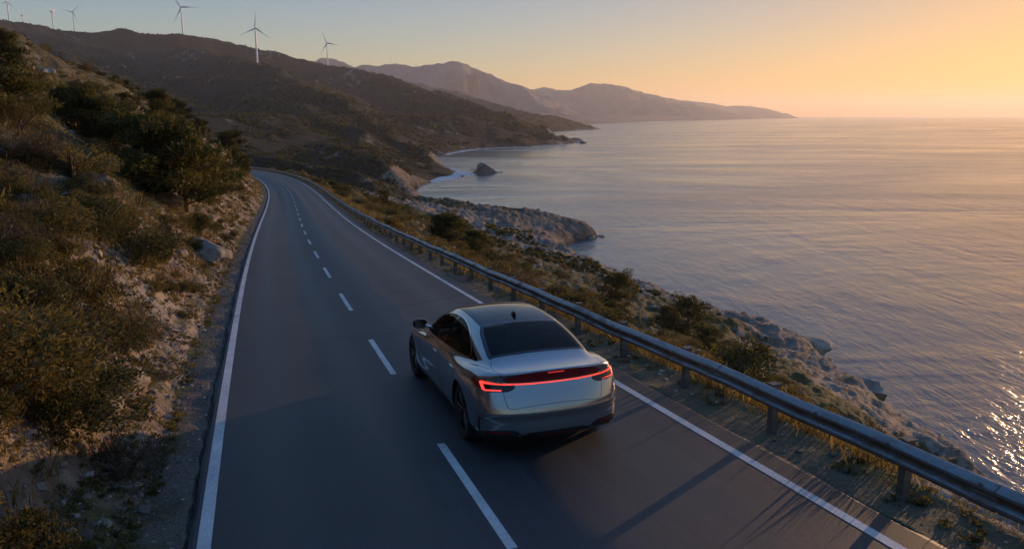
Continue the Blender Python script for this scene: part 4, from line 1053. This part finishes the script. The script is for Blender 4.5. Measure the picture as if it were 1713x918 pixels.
def car_surface(st=.02):
    xs = np.arange(-1.08, 1.0801, st); ys = np.arange(-2.74, 2.56, st); zs = np.arange(.10, 1.56, st)
    Xg, Yg, Zg = np.meshgrid(xs, ys, zs, indexing='ij'); P = np.stack([Xg.ravel(), Yg.ravel(), Zg.ravel()], 1)
    f = car_F(P).reshape(Xg.shape); ins = f > 0
    c = np.zeros(np.array(f.shape) - 1, int); acc = np.zeros(c.shape + (3,)); cnt = np.zeros(c.shape)
    nx, ny, nz = c.shape
    base = np.stack([Xg, Yg, Zg], -1)
    for dx in (0, 1):
        for dy in (0, 1):
            for dz in (0, 1):
                for a in range(3):
                    o = [dx, dy, dz]
                    if o[a]: continue
                    q = o.copy(); q[a] = 1
                    s0 = tuple(slice(o[i], o[i] + c.shape[i]) for i in range(3)); s1 = tuple(slice(q[i], q[i] + c.shape[i]) for i in range(3))
                    cross = ins[s0] != ins[s1]
                    t = np.where(cross, f[s0] / np.where(cross, f[s0] - f[s1], 1), 0)
                    acc += np.where(cross[..., None], base[s0] + t[..., None] * (base[s1] - base[s0]), 0); cnt += cross
    act = cnt > 0; vid = np.full(c.shape, -1); vid[act] = np.arange(act.sum()); V = acc[act] / cnt[act][:, None]
    Q = []
    for a in range(3):
        b, d = [(1, 2), (2, 0), (0, 1)][a]
        s0 = [slice(1, n - 1) for n in f.shape]; s0[a] = slice(0, f.shape[a] - 1); s1 = s0.copy(); s1[a] = slice(1, f.shape[a])
        i0 = ins[tuple(s0)]; i1 = ins[tuple(s1)]; w = np.argwhere(i0 != i1); up = i0[tuple(w.T)]
        off = np.array([s.start for s in s0]); g_ = w + off
        def cell(db, dd):
            k = g_.copy(); k[:, b] -= db; k[:, d] -= dd; return vid[tuple(k.T)]
        q = np.stack([cell(1, 1), cell(0, 1), cell(0, 0), cell(1, 0)], 1); q[~up] = q[~up][:, ::-1]; Q.append(q)
    Q = np.vstack(Q); Q = Q[(Q >= 0).all(1)]
    E = np.vstack([Q[:, [0, 1]], Q[:, [1, 2]], Q[:, [2, 3]], Q[:, [3, 0]]]); dg = np.bincount(E.ravel(), minlength=len(V)).astype(float)
    for it in range(10):
        if it < 5:                                          # even out the mesh along the surface
            A = np.stack([np.bincount(E[:, 0], V[E[:, 1], q], len(V)) + np.bincount(E[:, 1], V[E[:, 0], q], len(V)) for q in range(3)], 1)
            V = V * .4 + A / dg[:, None] * .6
        g = car_grad(V); V = V - car_F(V)[:, None] * g / (g * g).sum(1)[:, None] * .9
    T = np.vstack([Q[:, [0, 1, 2]], Q[:, [0, 2, 3]]]); return V, T
def compress(V, T):
    u = np.unique(T); m = np.full(len(V), -1); m[u] = np.arange(len(u)); return V[u], m[T]
def clip(V, T, f):
    """keep the part where f > 0, cutting triangles exactly at 0"""
    s = f > 0; k = s[T].sum(1); out = [T[k == 3]]; newv = []; base = len(V)
    part = T[(k == 1) | (k == 2)]
    if len(part) == 0: return compress(V, out[0])
    e = np.vstack([part[:, [0, 1]], part[:, [1, 2]], part[:, [2, 0]]]); e = np.sort(e, 1); cr_ = s[e[:, 0]] != s[e[:, 1]]
    ue = np.unique(e[cr_], axis=0); t = f[ue[:, 0]] / (f[ue[:, 0]] - f[ue[:, 1]])
    NV = V[ue[:, 0]] + t[:, None] * (V[ue[:, 1]] - V[ue[:, 0]])
    key = {(a, b): base + i for i, (a, b) in enumerate(ue.tolist())}
    ek = lambda a, b: key[(a, b) if a < b else (b, a)]
    add = []
    for tri in part.tolist():
        i = [q for q in range(3) if s[tri[q]]]
        if len(i) == 1:
            a, b, c = tri[i[0]], tri[(i[0] + 1) % 3], tri[(i[0] + 2) % 3]; add.append((a, ek(a, b), ek(a, c)))
        else:
            o = [q for q in range(3) if q not in i][0]; a, b, c = tri[o], tri[(o + 1) % 3], tri[(o + 2) % 3]
            add.append((ek(a, b), b, c)); add.append((ek(a, b), c, ek(a, c)))
    return compress(np.vstack([V, NV]), np.vstack([out[0], np.array(add)]))
def poly_sd(poly, a, b):
    """signed distance to a closed polygon, + inside"""
    P = np.array(poly + [poly[0]], float); d, _ = polyline_dist(P, a, b); return np.where(poly_inside(P[:-1], a, b), d, -d)
def smooth_poly(poly, n=3):
    P = np.array(poly, float)
    for _ in range(n):
        Q = np.roll(P, -1, 0); P = np.stack([P * .75 + Q * .25, P * .25 + Q * .75], 1).reshape(-1, 2)
    return P.tolist()

# materials
def car_paint():
    m = NT('silver_paint'); fl = m.noise(900, 2, .5, m.objco())
    m.bsdf((.33, .34, .355), .18, .80, Normal=m.bump(fl, .03, .002))
    m.b.inputs['Coat Weight'].default_value = 1.0; m.b.inputs['Coat Roughness'].default_value = .035; m.b.inputs['Coat IOR'].default_value = 1.5
    return m.m
def tinted_glass(name, tint, f):
    m = NT(name); g = m.n('ShaderNodeBsdfPrincipled'); g.inputs['Base Color'].default_value = (.004, .005, .006, 1); g.inputs['Roughness'].default_value = .02; g.inputs['IOR'].default_value = 1.52
    t = m.n('ShaderNodeBsdfTransparent'); t.inputs[0].default_value = tuple(tint) + (1,)
    x = m.n('ShaderNodeMixShader'); fr = m.n('ShaderNodeLayerWeight'); fr.inputs['Blend'].default_value = .25
    m.l(m.math('MULTIPLY', m.math('SUBTRACT', 1.0, fr.outputs['Fresnel']), f), x.inputs[0])
    m.l(g.outputs[0], x.inputs[1]); m.l(t.outputs[0], x.inputs[2]); m.l(x.outputs[0], m.out.inputs[0]); return m.m
M['cpaint'] = car_paint(); M['cglass'] = tinted_glass('tinted_glass', (.62, .62, .62), .72)
M['roofglass'] = simple('roof_glass', (.004, .005, .006), .05, 0)
M['gloss'] = simple('gloss_black', (.008, .008, .009), .12); M['matte'] = simple('black_plastic', (.012, .012, .013), .55); M['shell'] = simple('black_shell', (.004, .004, .004), .8)
M['chrome'] = simple('satin_chrome', (.62, .62, .63), .16, 1.0); M['rubber'] = simple('tyre_rubber', (.014, .014, .015), .75); M['rim'] = simple('dark_alloy', (.075, .068, .062), .28, .9)
M['redlens'] = simple('red_lens', (.16, .007, .009), .08, 0, Coat_Weight=1.0); M['reflector'] = simple('red_reflector', (.22, .012, .012), .2)
M['seat'] = simple('seat_leather', (.05, .045, .042), .6)
def emis(name, c, st):
    m = NT(name); b = m.bsdf((.3, .02, .02), .3); b.inputs['Emission Color'].default_value = tuple(c) + (1,); b.inputs['Emission Strength'].default_value = st; return m.m
M['lit'] = emis('lit_red_strip', (1.0, .06, .05), 1.15); M['litlow'] = emis('lit_stop_lamp', (1.0, .05, .05), .55)

CV, CT = car_surface()
ax_ = lambda V: np.abs(V[:, 0])
GAP = .0058
def f_roof(V):
    hw = cr([-1.2, -.9, -.2, .3, .5], [.545, .55, .545, .525, .50], V[:, 1]); a = hw - ax_(V)
    yb = -1.16 + .045 * (ax_(V) / .55) ** 2
    return np.minimum(np.minimum(a, V[:, 1] - yb), np.minimum(.30 - V[:, 1] - .06 * (ax_(V) / .5) ** 2, V[:, 2] - 1.2))
RWP = [(-.535, -1.12), (.535, -1.12), (.60, -1.30), (.645, -1.62), (.665, -1.85), (.655, -1.93), (.56, -1.96), (.3, -1.99), (0, -2.0), (-.3, -1.99), (-.56, -1.96), (-.655, -1.93), (-.665, -1.85), (-.645, -1.62), (-.60, -1.30)]
def f_rearwin(V):
    f = poly_sd(RWP, V[:, 0], V[:, 1]); f = np.minimum(f, -1.168 + .045 * (ax_(V) / .55) ** 2 - V[:, 1]); return np.minimum(f, V[:, 2] - 1.0)
WSP = smooth_poly([(-.50, .33), (0, .38), (.50, .33), (.68, .80), (.72, 1.04), (0, 1.12), (-.72, 1.04), (-.68, .80)], 2)
def f_wind(V): return np.minimum(poly_sd(WSP, V[:, 0], V[:, 1]), V[:, 2] - .85)
DLO = smooth_poly([(1.02, .985), (.80, 1.10), (.45, 1.265), (.10, 1.362), (-.25, 1.396), (-.62, 1.390), (-.95, 1.335), (-1.22, 1.238), (-1.43, 1.125), (-1.45, 1.065), (-1.30, 1.050), (-.5, 1.022), (.3, 1.0), (.8, .980)], 2)
def f_dlo(V): return np.minimum(poly_sd(DLO, V[:, 1], V[:, 2]), ax_(V) - .45)
QUA = [(-1.30, 1.225), (-1.48, 1.150), (-1.72, 1.068), (-1.68, 1.052), (-1.36, 1.042), (-1.30, 1.045)]
def f_quarter(V): return np.minimum(poly_sd(QUA, V[:, 1], V[:, 2]), ax_(V) - .45)
def f_arch(V):
    a = np.hypot((V[:, 1] - AXR) * KY, (V[:, 2] - WR)); b = np.hypot((V[:, 1] - AXF) * KY, (V[:, 2] - WR))
    return np.minimum(np.minimum(a - .415, b - .412), 9)
def f_trunk(V):
    t = V[:, 2] + (V[:, 1] + 2.56); pl = [(.655, 1.70), (.69, 1.55), (.70, 1.40), (.685, 1.25), (.665, 1.12), (.655, 1.0), (.645, .9), (.632, .8), (.612, .715), (.575, .675), (.50, .660), (.3, .652), (0, .650)]
    pl = pl + [(-a, b) for a, b in pl[-2::-1]]
    return np.minimum(poly_sd(pl, V[:, 0], t), np.minimum(-1.9 - V[:, 1], 9))
# lamps in the rear view: |x| against height
def zz(V): return V[:, 2] + .045 - .012 * (ax_(V) / .9) ** 2
LAMP = [(.52, .970), (.62, .972), (.80, .998), (.905, 1.018), (.985, 1.030), (.985, .992), (.93, .930), (.86, .890), (.80, .878), (.60, .882), (.535, .905), (.50, .935)]
def f_lamp(V): return np.minimum(poly_sd(LAMP, ax_(V), zz(V)), -2.02 - V[:, 1])
def f_bar(V): return np.minimum(np.minimum(.0095 - np.abs(zz(V) - .970), .66 - ax_(V)), -2.1 - V[:, 1])
PAN = [(0, .984), (.60, .984), (.655, 1.02), (.60, 1.055), (.45, 1.098), (.25, 1.122), (0, 1.128), (-.25, 1.122), (-.45, 1.098), (-.60, 1.055), (-.655, 1.02), (-.60, .984)]
def f_panel(V): return np.minimum(poly_sd(PAN, V[:, 0], zz(V)), -2.1 - V[:, 1])
CSH = [(.655, .984), (.86, 1.000), (.885, .985), (.872, .902), (.845, .888), (.655, .890), (.655, .908), (.842, .908), (.852, .968), (.655, .962)]
def f_cshape(V): return np.minimum(poly_sd(CSH, ax_(V), zz(V)), -2.05 - V[:, 1])
DIF = [(0, .335), (.34, .335), (.44, .300), (.50, .352), (.56, .372), (.82, .372), (.90, .345), (.96, .30), (1.1, .30), (1.1, .05), (-1.1, .05), (-1.1, .30), (-.96, .30), (-.90, .345), (-.82, .372), (-.56, .372), (-.50, .352), (-.44, .300), (-.34, .335)]
def f_diff(V): return np.minimum(poly_sd(DIF, V[:, 0], V[:, 2]), -2.06 - V[:, 1])
VENT = [(.905, .50), (.922, .50), (.935, .40), (.93, .31), (.910, .31), (.917, .40)]
def f_vent(V): return np.minimum(poly_sd([(-2.315, .535), (-2.29, .52), (-2.255, .42), (-2.25, .31), (-2.28, .31), (-2.285, .42)], V[:, 1], V[:, 2]), ax_(V) - .7)
def f_sill(V): return np.minimum(.285 - V[:, 2], np.minimum(V[:, 1] + 2.10, 2.0 - V[:, 1]))
FD = [(.98, .965), (1.02, .80), (1.0, .55), (.96, .36), (.93, .31), (-.24, .31), (-.27, .6), (-.27, 1.0), (-.27, 1.05), (.98, 1.05)]
RDR = [(-.285, 1.05), (-.285, .6), (-.255, .31), (-.93, .31), (-1.02, .42), (-1.10, .60), (-1.20, .76), (-1.36, .88), (-1.44, 1.0), (-1.46, 1.05)]
def f_fd(V): return np.minimum(poly_sd(FD, V[:, 1], V[:, 2]), ax_(V) - .6)
def f_rd(V): return np.minimum(poly_sd(RDR, V[:, 1], V[:, 2]), ax_(V) - .6)

CAR = empty('car', (0, 0, 0)); tag(CAR, 'silver fastback sedan with black glass roof and lit red tail lights in the right lane', 'car')
def panel(name, V, T, mat, parent=None, sel=None, push=0.0):
    if sel is not None:
        c = V[T].mean(1); T = T[sel(c)]
        if len(T) == 0: return None
        V, T = compress(V, T)
    n = car_grad(V); n = -n / np.linalg.norm(n, axis=1, keepdims=True)
    Q = V + n * push; Q[:, 1] *= KY; n[:, 1] /= KY; n /= np.linalg.norm(n, axis=1, keepdims=True)
    me = mesh_np(name, Q, T, [mat], True, normals=n)
    return obj(name, me, parent or CAR)
V, T = clip(CV, CT, f_arch(CV))
# dark shell behind the panel gaps, open at the windows
Vs, Ts = V, T
for fw in (f_rearwin, f_wind, f_dlo): Vs, Ts = clip(Vs, Ts, -fw(Vs) + .012)
panel('inner_shell', Vs, Ts, M['shell'], push=-.014)
def take(fn, gap=GAP):
    global V, T
    f = fn(V); a = clip(V, T, f - gap); V, T = clip(V, T, -f - gap * .0001); return a
LEFT, RIGHT = (lambda c: c[:, 0] < 0), (lambda c: c[:, 0] >= 0)
a = take(f_roof); panel('roof_panel', *a, M['roofglass'])
a = take(f_rearwin)
fe = poly_sd(RWP, a[0][:, 0], a[0][:, 1]); fe = np.minimum(fe, -1.168 - a[0][:, 1])
rw = panel('rear_window', *clip(*a, fe - .05), M['cglass']); panel('window_surround', *clip(*a, .05 - fe), M['gloss'], rw)
a = take(f_wind); panel('windscreen', *a, M['cglass'])
tr_ = take(lambda V: f_dlo(V) + .020, .002)
fd_ = poly_sd(DLO, tr_[0][:, 1], tr_[0][:, 2])
win = clip(*tr_, fd_); trim = clip(*tr_, -fd_)
for sd in (LEFT, RIGHT):
    panel('window_trim', *trim, M['chrome'], sel=sd, push=.003)
    piv = -.275 + .0 * win[0][:, 0]
    w1 = clip(*win, win[0][:, 1] + .235 + .12 * (win[0][:, 2] - 1.0)); w2 = clip(*win, -(win[0][:, 1] + .315 + .12 * (win[0][:, 2] - 1.0)))
    wm = clip(*win, .04 - np.abs(win[0][:, 1] + .275 + .12 * (win[0][:, 2] - 1.0)))
    panel('side_window', *w1, M['cglass'], sel=sd); panel('side_window', *w2, M['cglass'], sel=sd); panel('door_pillar', *wm, M['gloss'], sel=sd)
a = take(f_quarter)
for sd in (LEFT, RIGHT): panel('quarter_panel', *a, M['roofglass'], sel=sd)
a = take(f_diff); dif = panel('rear_diffuser', *a, M['matte'])
a = take(f_vent)
for sd in (LEFT, RIGHT): panel('corner_vent', *a, M['gloss'], sel=sd, push=-.008)
a = take(f_sill)
for sd in (LEFT, RIGHT): panel('sill', *a, M['gloss'], sel=sd)
# lamps
bar = take(f_bar, .0); lam = take(f_lamp, .002); pan = take(f_panel, .002)
lb = panel('light_bar', *bar, M['lit'], push=.004)
for sd in (LEFT, RIGHT):
    cs_ = clip(*lam, f_cshape(lam[0])); rest = clip(*lam, -f_cshape(lam[0]))
    dk = clip(*rest, np.minimum(.842 - ax_(rest[0]), 9)); ou = clip(*rest, ax_(rest[0]) - .842)
    tl = panel('tail_light', *dk, M['gloss'], sel=sd); panel('light_strip', *cs_, M['lit'], tl, sel=sd, push=.005); panel('lens', *ou, M['redlens'], tl, sel=sd)
dp = panel('dark_panel', *pan, M['redlens'])
a = take(f_trunk); trunk = panel('trunk_lid', *a, M['cpaint'])
a = take(f_fd); b = take(f_rd); DOORS = {}
for nm, sd in (('L', LEFT), ('R', RIGHT)):
    DOORS[nm] = (panel('front_door', *a, M['cpaint'], sel=sd), panel('rear_door', *b, M['cpaint'], sel=sd))
panel('body', V, T, M['cpaint'])
def surf_pt(fix, y, z, x0):
    """point of the skin at (y,z) on the side x0"""
    p = np.array([[x0, y, z]], float)
    for _ in range(30):
        f = car_F(p)[0]; p[0, 0] += f * (1 if x0 > 0 else -1) * .8
    return p[0]
for nm, sx in (('L', -1), ('R', 1)):
    for d, y, z in ((0, .02, .835), (1, -1.06, .86)):
        p = surf_pt(0, y, z, sx * .95); mb = MB(); mb.box((p[0] + sx * .001, y * KY, z), (.020, .21, .030)); mb.build('handle', M['chrome'], DOORS[nm][d], bevel=.008)
    # mirrors
    p = surf_pt(0, .98, .98, sx * .9)
    mb = MB(); mb.tube([(p[0] - sx * .02, .87, .995), (p[0] + sx * .07, .88, 1.015), (p[0] + sx * .12, .89, 1.04)], [.030, .024, .03], 10); mr = mb.build('mirror', M['chrome'], CAR, smooth=True)
    bm = bmesh.new(); bmesh.ops.create_icosphere(bm, subdivisions=4, radius=1)
    for v_ in bm.verts:
        c = v_.co; q = Vector((abs(c.x) ** .7 * (1 if c.x > 0 else -1) * .125, c.y * .075 if c.y > 0 else max(c.y * .075, -.045), abs(c.z) ** .75 * (1 if c.z > 0 else -1) * .078))
        q.x += 0; q.z += .15 * q.x * sx * .3; v_.co = q + Vector((p[0] + sx * .19, .93, 1.065))
    me = bpy.data.meshes.new('mirror_shell'); bm.to_mesh(me); bm.free(); me.shade_smooth(); me.set_sharp_from_angle(angle=R(50)); me.materials.append(M['gloss']); obj('mirror_shell', me, mr)
# stop lamp, reflectors, tailpipe trims, fin
def rear_pt(x, z):
    p = np.array([[x, -2.6, z]], float)
    for _ in range(40): p[0, 1] += -car_F(p)[0] * .8 if False else (-(car_F(p)[0])) * .8
    return p[0]
def skin_bar(name, x0, x1, z, h, mat, parent, push=.006, slope=0.0):
    xs = np.linspace(x0, x1, 9); V = []; 
    for x in xs:
        for q in (-.5, .5):
            p = rear_pt(x, z + q * h + slope * (x - x0)) * np.array([1, KY, 1]); V.append(p + np.array([0, -push, 0]))
    for x in xs:
        for q in (-.5, .5):
            p = rear_pt(x, z + q * h + slope * (x - x0)) * np.array([1, KY, 1]); V.append(p + np.array([0, .004, 0]))
    n = 18; F = []
    for i in range(8):
        a = 2 * i; F += [(a, a + 2, a + 3, a + 1), (a + n, a + n + 1, a + n + 3, a + n + 2), (a, a + n, a + n + 2, a + 2), (a + 1, a + 3, a + n + 3, a + n + 1)]
    F += [(0, 1, n + 1, n), (16, n + 16, n + 17, 17)]
    return obj(name, mesh_np(name, V, F, [mat], False), parent)
skin_bar('stop_lamp', -.105, .105, 1.052, .013, M['litlow'], dp, .004)
for sx in (-1, 1):
    skin_bar('reflector', sx * .60, sx * .82, .345, .016, M['reflector'], dif, .006)
    mb = MB()
    pts = [rear_pt(sx * a, b) * np.array([1, KY, 1]) + np.array([0, -.012, 0]) for a, b in ((.47, .30), (.54, .225), (.80, .235), (.865, .31))]
    mb.tube([tuple(q) for q in pts], .010, 8); mb.build('diffuser_trim', M['rim'], dif, smooth=True)
skin_bar('reflector', -.15, .15, .285, .016, M['reflector'], dif, .006)
bm = bmesh.new(); bmesh.ops.create_icosphere(bm, subdivisions=3, radius=1)
for v_ in bm.verts:
    c = v_.co; t = max(c.z, -.2); v_.co = Vector((c.x * .032 * (1 - .55 * max(t, 0)), c.y * .085 + .0 - .045 * max(t, 0), 1.475 + t * .062))
me = bpy.data.meshes.new('antenna_fin'); bm.to_mesh(me); bm.free(); me.shade_smooth(); me.materials.append(M['gloss']); fin = obj('antenna_fin', me, CAR); fin.location = (0, -.92, -.012)
# wheels
def wheel(x, y):
    sx = 1 if x > 0 else -1
    mb = MB(); mb.lathe([(.262, -.115), (.335, -.125), (.362, -.108), (.370, -.07), (.372, 0), (.370, .07), (.362, .108), (.335, .125), (.262, .115)], 'X', 56, closed=True)
    e = empty('wheel', (x, y, WR)); e.parent = CAR
    mb.build('tyre', M['rubber'], e, smooth=True)
    mb = MB(); mb.lathe([(.264, .112), (.250, .100), (.238, .02), (.238, -.10), (.264, -.112)], 'X', 48)
    mb.lathe([(0, .085), (.05, .085), (.06, .07), (.06, .02), (0, .02)], 'X', 20)
    for k in range(5):
        for da in (-.16, .16):
            a = 2 * math.pi * k / 5 + da
            rot = Matrix.Rotation(-a, 3, 'X') if False else None
            p0 = (.075, .045 * math.cos(a - da * .4), .045 * math.sin(a - da * .4)); p1 = (.098, .252 * math.cos(a + da * .25), .252 * math.sin(a + da * .25))
            mb.tube([p0, ((p0[0] + p1[0]) / 2 + .012, (p0[1] + p1[1]) / 2, (p0[2] + p1[2]) / 2), p1], [.020, .017, .015], 8)
    if sx < 0: mb.v = [(-q[0], q[1], q[2]) for q in mb.v]
    mb.build('rim', M['rim'], e, smooth=True)
    mb = MB(); mb.lathe([(.05, .0), (.19, .0), (.19, .02), (.05, .02)], 'X', 36, closed=True)
    mb.v = [(q[0] * 1 - .01, q[1], q[2]) for q in mb.v]; mb.build('brake_disc', M['post'], e, smooth=False)
    # arch liner
    mb = MB(); n = 28; v = []
    for k in range(n + 1):
        t = math.pi * (-.12 + 1.24 * k / n)
        for xx in (x - sx * .30, x + sx * .085): v.append((xx, y + .418 * math.cos(t), WR + .418 * math.sin(t)))
    f = [(2 * k, 2 * k + 1, 2 * k + 3, 2 * k + 2) for k in range(n)]
    f.append(tuple(2 * k for k in range(n + 1))); mb.add(v, f); mb.build('wheel_arch', M['shell'], CAR)
for x in (-.825, .825):
    for y in (AXR * KY, AXF * KY): wheel(x, y)
# cabin interior
def soft_box(c, s, bev): mb = MB(); mb.box(c, s); return mb
mb = MB()
mb.box((0, -.1, .52), (1.5, 2.6, .06)); mb.build('cabin_floor', M['shell'], CAR)
for x in (-.38, .38):
    mb = MB(); mb.box((x, .12, .66), (.50, .52, .16)); mb.box((x, -.20, .92), (.48, .16, .58), Matrix.Rotation(R(-14), 3, 'X')); mb.box((x, -.285, 1.25), (.26, .09, .17)); mb.build('front_seat', M['seat'], CAR, bevel=.03)
mb = MB(); mb.box((0, -.86, .66), (1.35, .5, .18)); mb.box((0, -1.19, .92), (1.32, .16, .50), Matrix.Rotation(R(-22), 3, 'X'))
for x in (-.42, .42): mb.box((x, -1.25, 1.18), (.27, .09, .13))
mb.build('rear_seat', M['seat'], CAR, bevel=.03)
mb = MB(); mb.box((0, .82, .88), (1.4, .30, .14)); mb.build('dashboard', M['matte'], CAR, bevel=.03)
mb = MB(); mb.tube([(-.38 + .17 * math.cos(t), .56 + .05 * math.sin(t), .93 + .16 * math.sin(t)) for t in [2 * math.pi * k / 20 for k in range(21)]], .014, 6, False); mb.build('steering_wheel', M['matte'], CAR, smooth=True)
# pose on the road
CAR_S, CAR_U, CAR_K = 12.03, 1.13, 1.155
f0, f1 = Vector(road_at(CAR_S - 1.6, CAR_U)), Vector(road_at(CAR_S + 1.6, CAR_U))
fy = (f1 - f0).normalized(); fx = fy.cross(Vector((0, 0, 1))).normalized(); fz = fx.cross(fy)
CAR.matrix_world = Matrix.Translation((f0 + f1) / 2 + Vector((0, 0, .004))) @ Matrix((fx, fy, fz)).transposed().to_4x4() @ Matrix.Scale(CAR_K, 4)
# ------------------------------------------------------------------ air
hz = bpy.data.materials.new('haze'); hz.use_nodes = True; t = hz.node_tree; t.nodes.clear()
ho = t.nodes.new('ShaderNodeOutputMaterial'); pv = t.nodes.new('ShaderNodeVolumePrincipled')
pv.inputs['Color'].default_value = (.95, .92, .90, 1); pv.inputs['Density'].default_value = 5.5e-5; pv.inputs['Anisotropy'].default_value = .35
t.links.new(pv.outputs[0], ho.inputs['Volume'])
hb = MB(); HT = float(GZ.max()) + 120
hb.box((0, 14400, (HT - 5) / 2), (61000, 34000, HT + 5))
tag(hb.build('haze', hz), kind='stuff')
